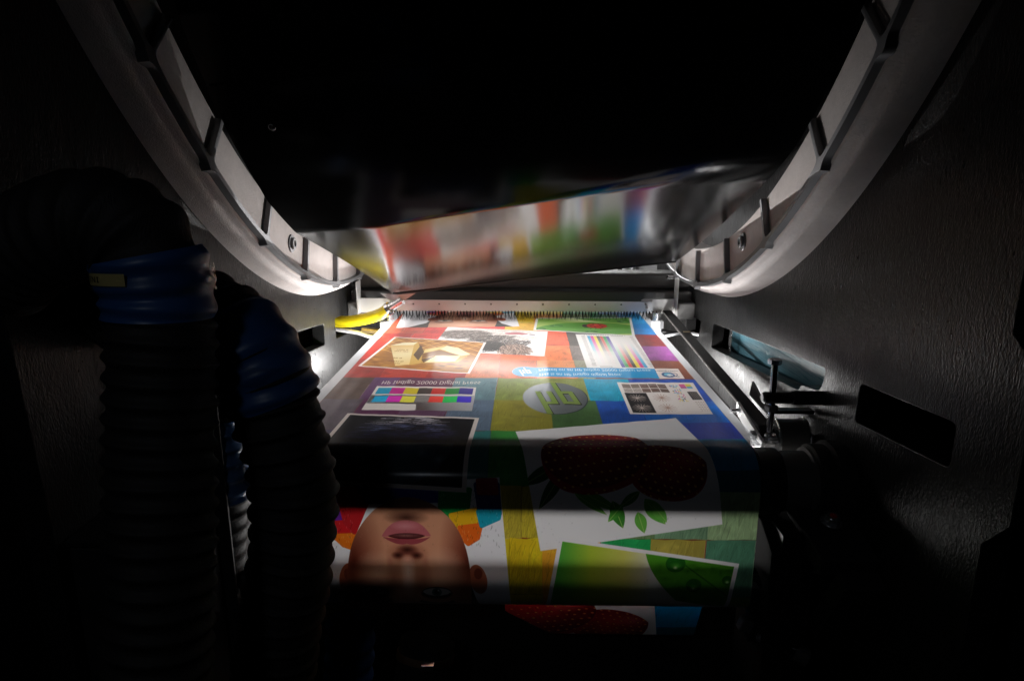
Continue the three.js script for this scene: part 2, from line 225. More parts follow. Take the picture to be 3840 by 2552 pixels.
// --- upside-down portrait with a knitted scarf; dy moves it to the next repeat
function portrait(dy) {
  const q = [[-2, 1705], [428, 1676], [455, 2012], [25, 2040]].map((p) => [p[0], p[1] + dy]);
  clipPoly(q); c.translate(0, dy);
  const bg = c.createLinearGradient(0, 1680, 0, 2040); bg.addColorStop(0, '#f4f4f8'); bg.addColorStop(1, '#eceaf0'); c.fillStyle = bg; c.fillRect(-20, 1660, 520, 400);
  // scarf / hat bands
  const scarf = [['#2b2f9c', [[60, 1690], [120, 1700], [128, 1738], [96, 1742], [70, 1730]]], ['#6a2c9a', [[92, 1738], [132, 1734], [140, 1772], [104, 1780], [96, 1760]]], ['#d4242a', [[100, 1772], [142, 1768], [150, 1800], [128, 1812], [102, 1796]]], ['#ee7a1e', [[110, 1798], [150, 1796], [150, 1826], [128, 1818]]],
    ['#c4242a', [[120, 1690], [170, 1690], [176, 1730], [150, 1790], [134, 1770]]], ['#24309a', [[160, 1690], [330, 1690], [322, 1722], [180, 1726]]], ['#1c9a48', [[318, 1700], [372, 1700], [366, 1748], [338, 1766], [316, 1738]]], ['#eab41e', [[336, 1752], [384, 1740], [392, 1776], [360, 1784], [340, 1772]]], ['#ee6a1e', [[352, 1778], [392, 1772], [386, 1800], [368, 1812], [356, 1800]]], ['#2a2a7a', [[384, 1690], [424, 1690], [428, 1748], [392, 1752]]], ['#1da0b8', [[388, 1744], [428, 1744], [426, 1758], [394, 1774]]], ['#9c2430', [[388, 1682], [420, 1682], [422, 1706], [390, 1706]]]];
  for (const [col, p] of scarf) { fillPoly(p, col); c.strokeStyle = col; c.lineWidth = 9; c.lineJoin = 'round'; c.stroke(); }
  c.globalAlpha = 0.28; for (let i = 0; i < 700; i++) { const x = rr(60, 428), y = rr(1686, 1822); if (x > 150 && x < 338 && y > 1726) continue; c.strokeStyle = rnd() < 0.5 ? '#000' : '#fff'; c.lineWidth = 1; c.beginPath(); c.moveTo(x, y); c.lineTo(x + rr(-2, 2), y + 5); c.stroke(); } c.globalAlpha = 1;
  // hair at the temples and ears
  fillPoly([[130, 1900], [118, 1960], [60, 2045], [150, 2045], [170, 1960]], '#241812'); fillPoly([[372, 1900], [390, 1960], [445, 2030], [340, 2040], [350, 1960]], '#241812');
  ell(130, 1886, 14, 30, 0.2, '#a85c42'); ell(386, 1888, 17, 32, -0.2, '#b0644a'); ell(386, 1876, 8, 12, 0, '#7c3c2c'); ell(131, 1880, 6, 12, 0, '#7c3c2c');
  // face
  c.beginPath(); c.moveTo(136, 2045); c.bezierCurveTo(124, 1930, 128, 1850, 150, 1800); c.bezierCurveTo(180, 1738, 220, 1716, 252, 1716); c.bezierCurveTo(296, 1716, 340, 1750, 358, 1806); c.bezierCurveTo(378, 1860, 374, 1950, 366, 2045); c.closePath(); c.fillStyle = '#d39473'; c.fill(); c.save(); c.clip();
  glow(146, 1850, 62, 150, 'rgba(84,30,20,0.95)', 'rgba(110,44,30,0)'); glow(368, 1840, 58, 150, 'rgba(84,30,20,0.95)', 'rgba(112,44,30,0)'); glow(255, 1722, 100, 34, 'rgba(70,36,24,0.75)', 'rgba(70,36,24,0)');
  glow(190, 1880, 50, 56, 'rgba(240,200,172,0.75)', 'rgba(240,200,172,0)'); glow(318, 1872, 50, 56, 'rgba(238,192,166,0.7)', 'rgba(238,192,166,0)'); glow(250, 1876, 17, 62, 'rgba(252,228,214,0.95)', 'rgba(252,228,214,0)'); glow(250, 1990, 90, 60, 'rgba(240,196,168,0.7)', 'rgba(240,196,168,0)');
  glow(222, 1890, 20, 44, 'rgba(150,84,60,0.55)', 'rgba(150,84,60,0)'); glow(280, 1890, 20, 44, 'rgba(150,84,60,0.55)', 'rgba(150,84,60,0)');
  // nostrils
  glow(250, 1834, 44, 26, 'rgba(120,52,40,0.75)', 'rgba(120,52,40,0)'); glow(250, 1826, 24, 13, 'rgba(48,14,10,0.95)', 'rgba(60,20,16,0)'); glow(232, 1838, 15, 10, 'rgba(40,10,8,1)', 'rgba(60,20,16,0)'); glow(268, 1838, 15, 10, 'rgba(40,10,8,1)', 'rgba(60,20,16,0)'); glow(250, 1848, 15, 14, 'rgba(226,166,140,1)', 'rgba(214,150,124,0)'); glow(216, 1850, 9, 15, 'rgba(196,122,96,0.8)', 'rgba(196,122,96,0)'); glow(284, 1850, 9, 15, 'rgba(196,122,96,0.8)', 'rgba(196,122,96,0)');
  // lips (lower lip on top, because the picture stands on its head)
  glow(250, 1758, 46, 16, 'rgba(40,16,12,0.85)', 'rgba(40,16,12,0)');
  c.beginPath(); c.moveTo(202, 1798); c.bezierCurveTo(216, 1770, 232, 1764, 250, 1764); c.bezierCurveTo(270, 1764, 284, 1772, 297, 1796); c.bezierCurveTo(280, 1800, 268, 1790, 250, 1791); c.bezierCurveTo(232, 1790, 220, 1802, 202, 1798); c.fillStyle = '#c0666c'; c.fill();
  glow(248, 1776, 30, 10, 'rgba(232,170,170,0.55)', 'rgba(250,190,196,0)');
  c.beginPath(); c.moveTo(214, 1797); c.bezierCurveTo(232, 1789, 268, 1789, 286, 1796); c.bezierCurveTo(270, 1806, 232, 1807, 214, 1797); c.fillStyle = '#4a1a1c'; c.fill(); glow(249, 1796, 30, 4.5, 'rgba(150,104,98,0.9)', 'rgba(110,60,58,0.5)'); c.strokeStyle = 'rgba(70,28,28,0.5)'; c.lineWidth = 0.8; for (const x of [233, 248, 263]) { c.beginPath(); c.moveTo(x, 1792); c.lineTo(x + 1, 1800); c.stroke(); }
  c.beginPath(); c.moveTo(204, 1799); c.bezierCurveTo(226, 1804, 274, 1806, 296, 1798); c.bezierCurveTo(280, 1812, 262, 1818, 250, 1813); c.bezierCurveTo(238, 1818, 220, 1812, 204, 1799); c.fillStyle = '#9c444c'; c.fill();
  // eyes, brows
  for (const x of [181, 305]) { ell(x, 1920, 31, 14, 0, '#8a4a36'); ell(x, 1917, 27, 9, 0, '#e8e2de'); ell(x, 1917, 9.5, 9, 0, '#5a7a78'); ell(x, 1917, 4.5, 4.5, 0, '#101010'); ell(x + 3, 1914, 2, 2, 0, '#fff'); c.strokeStyle = '#20100c'; c.lineWidth = 4; c.beginPath(); c.ellipse(x, 1917, 28, 11, 0, 0.15, Math.PI - 0.15); c.stroke(); c.lineWidth = 1.5; c.beginPath(); c.ellipse(x, 1917, 28, 10, 0, Math.PI + 0.2, -0.2); c.stroke(); c.strokeStyle = '#2c1810'; c.lineWidth = 9; c.beginPath(); c.ellipse(x, 1930, 38, 22, 0, 0.5, Math.PI - 0.5); c.stroke(); }
  c.restore(); c.restore();
}
portrait(-1490);
// --- ladybird on a leaf
{ const q = [[515, 372], [872, 352], [838, 660], [503, 577]]; fillPoly(q, '#f2f0ee'); clipPoly(inset(q, 9)); c.fillStyle = '#b8cf6a'; c.fillRect(480, 330, 420, 360);
  glow(560, 420, 120, 90, 'rgba(120,180,60,0.9)', 'rgba(120,180,60,0)'); glow(720, 400, 150, 60, 'rgba(240,244,220,0.95)', 'rgba(240,244,220,0)'); fillPoly([[640, 352], [870, 345], [860, 470], [760, 440], [680, 400]], '#6aa83a');
  c.beginPath(); c.moveTo(500, 560); c.bezierCurveTo(560, 470, 620, 450, 700, 446); c.bezierCurveTo(780, 446, 830, 470, 850, 500); c.lineTo(845, 620); c.bezierCurveTo(720, 660, 600, 640, 500, 600); c.closePath(); c.fillStyle = '#58a02c'; c.fill();
  c.save(); c.clip(); for (let i = 0; i < 30; i++) { c.strokeStyle = i % 2 ? 'rgba(40,110,20,0.35)' : 'rgba(150,210,90,0.3)'; c.lineWidth = rr(1, 4); c.beginPath(); c.moveTo(480, rr(470, 660)); c.bezierCurveTo(600, rr(480, 620), 720, rr(480, 620), 870, rr(480, 640)); c.stroke(); } c.restore();
  for (const [x, y, a, b] of [[528, 560, 20, 18], [586, 508, 24, 15], [836, 430, 28, 26], [700, 600, 22, 16]]) { ell(x, y, a, b, 0, 'rgba(40,110,30,0.9)'); glow(x, y + b * 0.35, a * 0.7, b * 0.5, 'rgba(160,220,110,0.9)', 'rgba(160,220,110,0)'); glow(x - a * 0.3, y - b * 0.4, 5, 4, 'rgba(255,255,255,0.9)', 'rgba(255,255,255,0)'); }
  ell(690, 507, 14, 26, 0, '#1a1010'); ell(728, 505, 36, 40, 0, '#c81e14'); glow(722, 488, 22, 16, 'rgba(255,130,100,0.8)', 'rgba(255,130,100,0)'); for (const [x, y] of [[716, 484], [742, 486], [720, 524], [746, 520], [706, 506]]) ell(x, y, 4.5, 5.5, 0, '#180808'); for (const s of [-1, 1]) { c.strokeStyle = '#181010'; c.lineWidth = 2.5; for (let i = 0; i < 3; i++) { c.beginPath(); c.moveTo(706 + i * 16, 507 + s * 34); c.lineTo(700 + i * 18, 507 + s * 52); c.stroke(); } }
  c.restore(); }
// --- dog on white
{ const q = [[204, 534], [552, 598], [532, 928], [184, 862]]; fillPoly(q, '#f5f2f2'); clipPoly(q);
  glow(330, 690, 150, 130, 'rgba(190,180,176,0.5)', 'rgba(190,180,176,0)');
  const fur = (n, box4, cols, len, ang) => { for (let i = 0; i < n; i++) { const a = rr(0, 6.283), r = Math.sqrt(rnd()); const x = box4[0] + Math.cos(a) * r * box4[2], y = box4[1] + Math.sin(a) * r * box4[3]; c.strokeStyle = cols[Math.floor(rnd() * cols.length)]; c.lineWidth = rr(1, 2.6); const t = ang + rr(-0.5, 0.5); c.beginPath(); c.moveTo(x, y); c.quadraticCurveTo(x + Math.cos(t) * len * 0.6 + rr(-3, 3), y + Math.sin(t) * len * 0.6, x + Math.cos(t) * len, y + Math.sin(t) * len + rr(-3, 3)); c.stroke(); } };
  fur(1400, [350, 612, 150, 70], ['#e6ddd6', '#d2c6be', '#f2ece8', '#b8aaa2', '#c8b8ae'], 26, 2.6);
  fur(900, [280, 640, 90, 60], ['#6a5c56', '#4c423e', '#8a7c74', '#a49890', '#3a322e'], 26, 2.5);
  fur(1600, [395, 745, 100, 92], ['#4a403c', '#2e2826', '#6a5c54', '#221c1a', '#857468'], 24, 2.2);
  fur(700, [360, 800, 60, 60], ['#241e1c', '#3a322e', '#181412'], 26, 2.0);
  fur(800, [440, 838, 44, 62], ['#b89a8a', '#8a6c5e', '#d0b4a4', '#5c463c', '#3c2e28'], 34, 1.4);
  ell(476, 740, 14, 9, 0.3, '#120c0a'); ell(478, 737, 4, 3, 0, '#f8f8ff'); fur(200, [470, 700, 40, 30], ['#efe8e4', '#d8ccc4', '#bcaca4'], 22, 0.2);
  c.beginPath(); c.moveTo(408, 622); c.bezierCurveTo(440, 606, 478, 626, 486, 644); c.bezierCurveTo(462, 652, 430, 646, 408, 640); c.fillStyle = '#b8606a'; c.fill(); ell(498, 648, 12, 9, 0.3, '#96848a');
  c.restore(); }
// --- colour chart
{ const q = [[643, 636], [838, 646], [830, 1052], [645, 1048]]; fillPoly(q, '#f0ecea'); c.save(); frameT(q);
  const cols = ['#18a0d8', '#e0208a', '#f4d820', '#2a2a2a', '#d82a24', '#189a48', '#3a349a'];
  for (let i = 0; i < 7; i++) for (let j = 0; j < 26; j++) { const a = j < 15 ? 1 - j / 26 : Math.max(0, 1 - j / 22); c.globalAlpha = a * a * 0.98 + 0.02; c.fillStyle = cols[i]; c.fillRect(0.185 + i * 0.052, 0.06 + j * 0.032, 0.05, 0.029); const a2 = Math.max(0, (j - 3) / 22); c.globalAlpha = a2 * a2; c.fillStyle = cols[6 - i]; c.fillRect(0.50 + i * 0.052, 0.06 + j * 0.035, 0.05, 0.032); }
  c.globalAlpha = 1; c.fillStyle = '#5a5654'; for (let j = 0; j < 27; j++) { c.fillRect(0.085 + rr(0, 0.01), 0.05 + j * 0.034, 0.06, 0.008); c.fillRect(0.895 + rr(0, 0.01), 0.05 + j * 0.034, 0.055, 0.008); } for (let i = 0; i < 18; i++) c.fillRect(0.14 + i * 0.04, 0.018, 0.018, 0.010);
  c.strokeStyle = '#6a6664'; c.lineWidth = 0.004; c.strokeRect(0.60, 0.03, 0.18, 0.025); c.strokeRect(0.2, 0.955, 0.16, 0.02);
  c.restore(); }
// --- gold bars
{ const q = [[46, 689], [352, 756], [328, 1114], [12, 1044]]; fillPoly(q, '#ece2e0'); const qi = inset(q, 8); clipPoly(qi); c.fillStyle = '#b0722a'; c.fillRect(0, 660, 380, 480);
  for (let i = 0; i < 420; i++) { const x = rr(0, 360), y = rr(680, 1120); c.fillStyle = ['rgba(226,164,70,0.5)', 'rgba(120,66,20,0.55)', 'rgba(176,112,40,0.6)', 'rgba(200,140,40,0.5)'][Math.floor(rnd() * 4)]; c.beginPath(); c.moveTo(x, y); c.lineTo(x + 14, y + 9); c.lineTo(x + 28, y + 2); c.lineTo(x + 12, y - 8); c.closePath(); c.fill(); }
  c.strokeStyle = 'rgba(255,206,120,0.85)'; c.lineWidth = 3; for (let i = -3; i < 9; i++) { c.beginPath(); c.moveTo(i * 46, 690 - 30); c.lineTo(i * 46 + 260, 690 + 250); c.stroke(); c.beginPath(); c.moveTo(i * 50 + 60, 690 - 10); c.lineTo(i * 50 - 50, 690 + 150); c.stroke(); }
  const bar = (p, col) => fillPoly(p, col);
  bar([[160, 858], [230, 806], [312, 908], [286, 996], [184, 1012], [158, 960]], '#c99a3e'); bar([[232, 806], [270, 830], [314, 912], [288, 926], [216, 850]], '#f8ecc0'); bar([[172, 850], [228, 808], [216, 850], [168, 900]], '#ead28a'); bar([[214, 925], [286, 926], [276, 986], [190, 1000]], '#f6e6b0'); bar([[168, 905], [214, 860], [280, 920], [210, 925], [176, 960]], '#8a5a20'); bar([[176, 966], [212, 930], [188, 1002]], '#5c3a14');
  bar([[56, 806], [86, 770], [134, 760], [128, 796]], '#fff4cc'); bar([[134, 760], [128, 800], [152, 1028], [182, 1008], [170, 900]], '#d9ae52'); bar([[150, 800], [172, 880], [170, 980], [146, 920]], '#5a3c18'); const g = c.createLinearGradient(60, 800, 140, 1030); g.addColorStop(0, '#e8be72'); g.addColorStop(0.5, '#fbe9b4'); g.addColorStop(1, '#f0cf86'); c.fillStyle = g; poly(c, [[56, 806], [128, 796], [152, 1028], [114, 1036]]); c.fill();
  c.save(); c.translate(100, 860); c.rotate(0.06); c.scale(1, -1); c.fillStyle = '#a8742c'; c.font = 'bold 15px sans-serif'; c.textAlign = 'center'; c.fillText('999.9', 6, -88); c.fillText('GOLD', 18, -124); c.font = 'bold 12px sans-serif'; c.fillText('FINE', 20, -146); c.fillText('1000 g', 2, 6); c.fillText('NET WT', 4, -12); c.restore();
  c.restore(); }
// --- banner
function hpMark(x, y, rx, ry, slant, col) { // slanted h and p, flipped like the rest of the print
  c.save(); c.translate(x, y); c.scale(rx, ry); c.transform(1, 0, slant, 1, 0, 0); c.fillStyle = col;
  const bar = (a, b, w, h) => { c.beginPath(); c.rect(a, b, w, h); c.fill(); };
  bar(-0.40, -0.36, 0.13, 1.24); bar(-0.40, 0.24, 0.36, 0.12); bar(-0.14, -0.36, 0.13, 0.72);          // h
  bar(0.10, -0.88, 0.13, 1.24); bar(0.10, 0.24, 0.36, 0.12); bar(0.10, -0.36, 0.36, 0.12); bar(0.36, -0.36, 0.13, 0.72); // p
  c.restore(); }
{ c.fillStyle = '#1f9ad6'; poly(c, [[478, 1046], [829, 1051], [825, 1146], [478, 1134]]); c.fill(); ell(474, 1088, 33, 47, 0, '#1f9ad6'); hpMark(474, 1088, 33, 45, 0.28, '#f2f2f4'); c.strokeStyle = '#8fd0ec'; c.lineWidth = 1; c.beginPath(); c.ellipse(474, 1088, 33, 47, 0, 0, 7); c.stroke();
  c.save(); c.translate(511, 1058); c.scale(1, -1); c.fillStyle = '#eef4f8'; c.font = '30px sans-serif'; c.save(); c.transform(308 / c.measureText('Printed on an HP Indigo 20000 Digital Press.').width, 0, 0, 1.05, 0, 0); c.fillText('Printed on an HP Indigo 20000 Digital Press.', 0, -1); c.restore(); c.save(); c.transform(222 / c.measureText('This is an HP Indigo digital print.').width, 0, 0, 1.05, 0, 0); c.fillText('This is an HP Indigo digital print.', 0, -42); c.restore(); c.restore();
  fillPoly([[829, 1051], [893, 1053], [890, 1146], [825, 1146]], '#f0e2dc'); c.save(); c.translate(858, 1072); c.scale(1, -1); c.fillStyle = '#3a4a58'; c.font = 'bold 9px sans-serif'; c.textAlign = 'center'; c.fillText('Testing Center', 0, 0); c.restore(); c.fillStyle = '#7a8a94'; c.fillRect(836, 1077, 44, 1.5);
  ell(854, 1112, 17, 24, 0, '#4a6a9c'); ell(852, 1108, 11, 14, 0.4, '#7cc4e0'); ell(858, 1116, 8, 10, 0.2, '#e8f0f4'); c.strokeStyle = '#68788a'; c.lineWidth = 5; c.beginPath(); c.moveTo(858, 1120); c.lineTo(880, 1130); c.stroke(); c.strokeStyle = '#2a3a6a'; c.lineWidth = 2; c.beginPath(); c.ellipse(860, 1110, 18, 20, 0.3, 0, 7); c.stroke(); }
// --- headline
{ c.save(); c.translate(110, 1178); c.scale(1, -1); c.fillStyle = '#efe4dc'; c.font = '38px sans-serif'; const w = c.measureText('HP Indigo 20000 Digital Press').width; c.transform(252 / w, 0, 0, 1, 0, 0); c.fillText('HP Indigo 20000 Digital Press', 0, -3); c.restore(); }
// --- swatch bar with a foil strip
{ const q = [[105, 1226], [354, 1231], [357, 1406], [108, 1403]]; fillPoly(q, '#ece4de'); const cols = ['#0a9cc4', '#c8208c', '#d8c02a', '#4a423e', '#d2342a', '#28903c', '#3a2f90'], c2 = ['#12b4ea', '#e630c0', '#f2ea50', '#8a8684', '#fa4a3e', '#2fd464', '#4a38d8'];
  for (let i = 0; i < 7; i++) { fillPoly([[112 + i * 33.7, 1238], [112 + (i + 1) * 33.7, 1239], [113 + (i + 1) * 33.6, 1288], [113 + i * 33.6, 1288]], cols[i]); fillPoly([[117 + i * 33, 1303], [117 + (i + 1) * 33, 1303], [117 + (i + 1) * 33.2, 1348], [117 + i * 33.2, 1348]], c2[i]); c.fillStyle = 'rgba(255,255,255,0.7)'; c.fillRect(132 + i * 33.5, 1240, 12, 1.4); }
  const foil = [[107, 1296], [356, 1297], [357, 1406], [230, 1404], [225, 1360], [108, 1357]]; fillPoly(foil, '#c8ccd2'); for (let i = 0; i < 7; i++) fillPoly([[117 + i * 33, 1303], [117 + (i + 1) * 33, 1303], [117 + (i + 1) * 33.2, 1348], [117 + i * 33.2, 1348]], c2[i]);
  k.save(); poly(k, foil); k.clip(); k.fillStyle = 'rgb(0,105,255)'; k.fillRect(0, 1200, CW, 300); k.fillStyle = 'rgb(0,255,0)'; k.fillRect(117, 1303, 232, 45); k.restore(); }
// --- silver oval with the two letters left in print
{ const X = 546, Y = 1306, A = 76, B = 117; ell(X + 2, Y + 3, A, B, 0, '#20303a'); c.save(); c.beginPath(); c.ellipse(X, Y, A, B, 0, 0, 7); c.clip(); c.fillStyle = '#808a96'; c.fillRect(X - A, Y - B, 2 * A, 2 * B); c.restore();
  ell(X, Y, A, B, 0, 'rgb(0,112,255)', k);
  // letters: printed green showing through
  const L = (ctx, f, dx, dy) => { ctx.save(); ctx.beginPath(); ctx.ellipse(X, Y, A, B, 0, 0, 7); ctx.clip(); ctx.translate(X + dx, Y + dy); ctx.scale(A, B); ctx.transform(1, 0, 0.24, 1, 0, 0); ctx.fillStyle = f; for (const [a, b, w, h] of [[-0.52, -0.40, 0.17, 1.6], [-0.52, 0.26, 0.5, 0.15], [-0.17, -0.40, 0.17, 0.80], [0.14, -1.3, 0.17, 1.7], [0.14, 0.26, 0.50, 0.15], [0.14, -0.40, 0.50, 0.15], [0.50, -0.40, 0.17, 0.80]]) { ctx.beginPath(); ctx.rect(a, b, w, h); ctx.fill(); } ctx.restore(); };
  L(c, '#1e2a18', 3, 7); L(c, '#7f9a44', 0, 0); L(k, 'rgb(0,255,0)', 1, 2); }
// --- second chart with star targets
{ const q = [[709, 1182], [903, 1180], [889, 1418], [707, 1420]]; fillPoly(q, '#efe6e2'); c.save(); frameT(q);
  for (let i = 0; i < 5; i++) { c.fillStyle = ['#8a7c74', '#8e8078', '#7a6058', '#6e564e', '#6a544c'][i]; c.fillRect(0.05 + i * 0.115, 0.06, 0.105, 0.14); c.fillRect(0.05 + i * 0.115, 0.22, 0.105, 0.12); c.fillStyle = '#efe6e2'; for (let t = 0; t < 6; t++) c.fillRect(0.055 + i * 0.115 + t * 0.017, i < 2 ? 0.22 : 0.1, 0.006, i < 2 ? 0.12 : 0.02); }
  const dot = ['#e02a86', '#f0d82a', '#28a0d8', '#3a3634']; for (let t = 0; t < 90; t++) { c.fillStyle = dot[Math.floor(rnd() * 4)]; c.fillRect(0.66 + Math.floor(rnd() * 7) * 0.016, 0.10 + Math.floor(rnd() * 18) * 0.03, 0.012, 0.02); }
  c.fillStyle = '#e05a94'; c.fillRect(0.79, 0.06, 0.075, 0.09); c.fillStyle = '#e8d84a'; c.fillRect(0.87, 0.06, 0.07, 0.09); c.fillStyle = '#4aa4d0'; c.fillRect(0.87, 0.15, 0.07, 0.06); c.fillStyle = '#c05a9a'; c.fillRect(0.79, 0.15, 0.075, 0.06);
  c.fillStyle = '#2c2a2c'; c.fillRect(0.04, 0.36, 0.27, 0.60); c.fillRect(0.83, 0.32, 0.12, 0.26); for (const [x, y, col] of [[0.17, 0.52, '#d8c8be'], [0.17, 0.82, '#d8c8be'], [0.47, 0.52, '#b08a7a'], [0.47, 0.82, '#b08a7a']]) { c.strokeStyle = col; c.lineWidth = 0.006; for (let t = 0; t < 8; t++) { const a = t * Math.PI / 8 + 0.1; c.beginPath(); c.moveTo(x - Math.cos(a) * 0.11, y - Math.sin(a) * 0.12); c.lineTo(x + Math.cos(a) * 0.11, y + Math.sin(a) * 0.12); c.stroke(); } }
  for (let i = 0; i < 4; i++) for (let j = 0; j < 6; j++) { c.fillStyle = '#a89890'; c.fillRect(0.855 + i * 0.022, 0.36 + j * 0.035, 0.014, 0.012); c.fillStyle = '#b09c92'; c.fillRect(0.84 + i * 0.03, 0.64 + j * 0.05, 0.018, 0.014); }
  c.restore(); c.save(); c.translate(742, 1296); c.scale(1, -1); c.fillStyle = '#d8c8be'; c.font = '10px sans-serif'; c.fillText('0.1mm', -12, 0); c.fillText('0.1mm', -12, -66); c.restore(); }
// --- next repeat of the portrait, then the globe above the water lying over it
portrait(0);
{ const q = [[83, 1427], [376, 1449], [366, 1706], [73, 1690]]; fillPoly(q, '#e6dad4'); clipPoly(inset(q, 9)); c.fillStyle = '#0a0c12'; c.fillRect(40, 1400, 380, 340); glow(225, 1600, 112, 96, 'rgba(70,110,120,1)', 'rgba(30,52,70,0.9)'); c.save(); c.beginPath(); c.ellipse(225, 1600, 110, 92, 0, 0, 7); c.clip(); for (let i = 0; i < 40; i++) glow(rr(120, 330), rr(1540, 1690), rr(8, 30), rr(5, 16), ['rgba(120,140,90,0.6)', 'rgba(200,214,224,0.5)', 'rgba(30,70,110,0.7)'][i % 3], 'rgba(60,90,110,0)'); c.restore(); fillPoly([[60, 1400], [400, 1400], [400, 1592], [60, 1592]], '#0b0d14');
  for (let i = 0; i < 700; i++) { const y = 1596 - Math.pow(rnd(), 0.9) * 146; const t = (1596 - y) / 146; const w = 116 * (1 - 0.55 * t * t); const x = 225 + rr(-1, 1) * w; const far = t > 0.72; const L = rr(6, 34) * (0.6 + t * 0.6); c.strokeStyle = far ? `rgba(236,230,240,${rr(0.15, 0.9)})` : t > 0.45 ? `rgba(130,140,190,${rr(0.15, 0.55)})` : `rgba(74,76,150,${rr(0.15, 0.4)})`; if (far && rnd() < 0.6) continue; c.lineWidth = rr(1, 2.6); c.beginPath(); c.moveTo(x - L / 2, y); c.quadraticCurveTo(x, y + rr(-2, 2), x + L / 2, y + rr(-1, 1)); c.stroke(); }
  c.restore(); }
// --- strawberries
function berry(x, y, a, b, rot, tip, n) { c.save(); c.translate(x, y); c.rotate(rot); c.beginPath(); c.moveTo(-a, 0); c.bezierCurveTo(-a, -b * 1.15, a * 0.3, -b * 1.25, a * 0.92, -b * tip); c.bezierCurveTo(a * 1.06, -b * 0.1, a * 1.02, b * 0.3, a * 0.8, b * 0.6); c.bezierCurveTo(a * 0.3, b * 1.15, -a, b * 1.1, -a, 0); c.fillStyle = '#a81a26'; c.fill(); c.save(); c.clip(); glow(0, -b * 0.2, a, b, 'rgba(206,38,46,0.95)', 'rgba(104,10,20,0.95)'); glow(a * 0.5, -b * 0.5, a * 0.5, b * 0.4, 'rgba(255,150,150,0.55)', 'rgba(255,150,150,0)');
  for (let i = 0; i < n; i++) for (let j = 0; j < 9; j++) { const px = -a + (i + 0.5 + (j % 2) * 0.5) * 2 * a / n + rr(-2, 2), py = -b + (j + 0.5) * 2 * b / 9 + rr(-2, 2); ell(px, py, 4.4, 3.4, 0.4, '#8c0f1c'); ell(px + 0.4, py + 0.3, 2.9, 2.0, 0.4, '#e8b858'); } c.restore(); c.restore(); }
function leafShape(x, y, L, w, rot, c0 = '#4c9a34') { c.save(); c.translate(x, y); c.rotate(rot); c.beginPath(); c.moveTo(0, 0); c.quadraticCurveTo(L * 0.4, -w, L, 0); c.quadraticCurveTo(L * 0.4, w, 0, 0); c.fillStyle = c0; c.fill(); c.strokeStyle = '#a8d070'; c.lineWidth = 1.2; c.beginPath(); c.moveTo(0, 0); c.lineTo(L, 0); c.stroke(); c.restore(); }
{ const q = [[456, 1529], [802, 1443], [848, 1766], [506, 1826]]; fillPoly(q, '#f4f2f4'); clipPoly(q); glow(610, 1572, 140, 40, 'rgba(90,70,74,0.35)', 'rgba(200,190,190,0)', -0.16);
  for (const [x, y, L, w, r, cc] of [[540, 1650, 80, 26, 2.6, '#2c5a24'], [548, 1660, 90, 24, 2.1, '#30602a'], [560, 1690, 110, 22, 0.5, '#5aa83c'], [640, 1720, 60, 26, 1.2, '#3e8a30'], [700, 1715, 66, 30, 0.9, '#66b848'], [690, 1700, 50, 18, 2.4, '#3e8a30']]) leafShape(x, y, L, w, r, cc);
  berry(742, 1660, 74, 62, 0.25, 0.55, 9); berry(612, 1628, 106, 82, -0.18, 0.62, 13);
  for (const [x, y, L, w, r, cc] of [[568, 1704, 76, 15, 0.62, '#5cae3e'], [660, 1726, 46, 18, 2.2, '#4c9e38'], [716, 1728, 44, 22, 0.9, '#70be50'], [688, 1742, 46, 22, 1.25, '#6ab648']]) leafShape(x, y, L, w, r, cc);
  c.restore(); }
// --- leaf with water drops
{ const q = [[541, 1796], [886, 1848], [872, 1960], [516, 1960]]; fillPoly(q, '#f2f0f4'); clipPoly(inset(q, 8)); const g = c.createLinearGradient(540, 0, 720, 0); g.addColorStop(0, '#4aa83e'); g.addColorStop(0.35, '#b4cc3e'); g.addColorStop(0.7, '#d8d668'); g.addColorStop(1, '#e4e2d8'); c.fillStyle = g; c.fillRect(500, 1780, 420, 220);
  c.beginPath(); c.moveTo(704, 1800); c.bezierCurveTo(704, 1850, 730, 1890, 770, 1930); c.lineTo(900, 1960); c.lineTo(900, 1800); c.closePath(); c.fillStyle = '#4f9a26'; c.fill(); c.save(); c.clip(); for (let i = 0; i < 50; i++) glow(rr(710, 880), rr(1820, 1960), rr(6, 26), rr(6, 20), ['rgba(90,170,50,0.6)', 'rgba(40,100,16,0.6)'][i % 2], 'rgba(70,140,30,0)'); c.strokeStyle = '#2c6a18'; c.lineWidth = 3; c.beginPath(); c.moveTo(780, 1850); c.lineTo(870, 1920); c.stroke(); c.restore();
  for (const [x, y, r] of [[765, 1850, 19], [802, 1896, 15], [866, 1884, 10]]) { ell(x, y, r, r * 0.95, 0, '#20641c'); glow(x, y + r * 0.3, r * 0.8, r * 0.6, 'rgba(120,210,80,0.95)', 'rgba(60,140,40,0)'); glow(x, y + r * 0.45, 5, 4, 'rgba(255,255,220,0.9)', 'rgba(255,255,220,0)'); }
  c.restore(); }
// paper grain and small misprints over the whole sheet
for (let i = 0; i < 6000; i++) { c.fillStyle = rnd() < 0.5 ? 'rgba(255,255,255,0.06)' : 'rgba(0,0,0,0.07)'; c.fillRect(rr(0, CW), rr(0, CH), rr(1, 3), rr(1, 4)); }

const printTex = new THREE.CanvasTexture(cv); printTex.colorSpace = THREE.SRGBColorSpace; printTex.anisotropy = 8;
const maskTex = new THREE.CanvasTexture(mk);
M.print = new THREE.MeshPhysicalMaterial({ color: 0xffffff, map: printTex, roughness: 1, roughnessMap: maskTex, metalness: 1, metalnessMap: maskTex, transmission: 0.5, thickness: 0, clearcoat: 0.5, clearcoatRoughness: 0.18, side: THREE.DoubleSide });
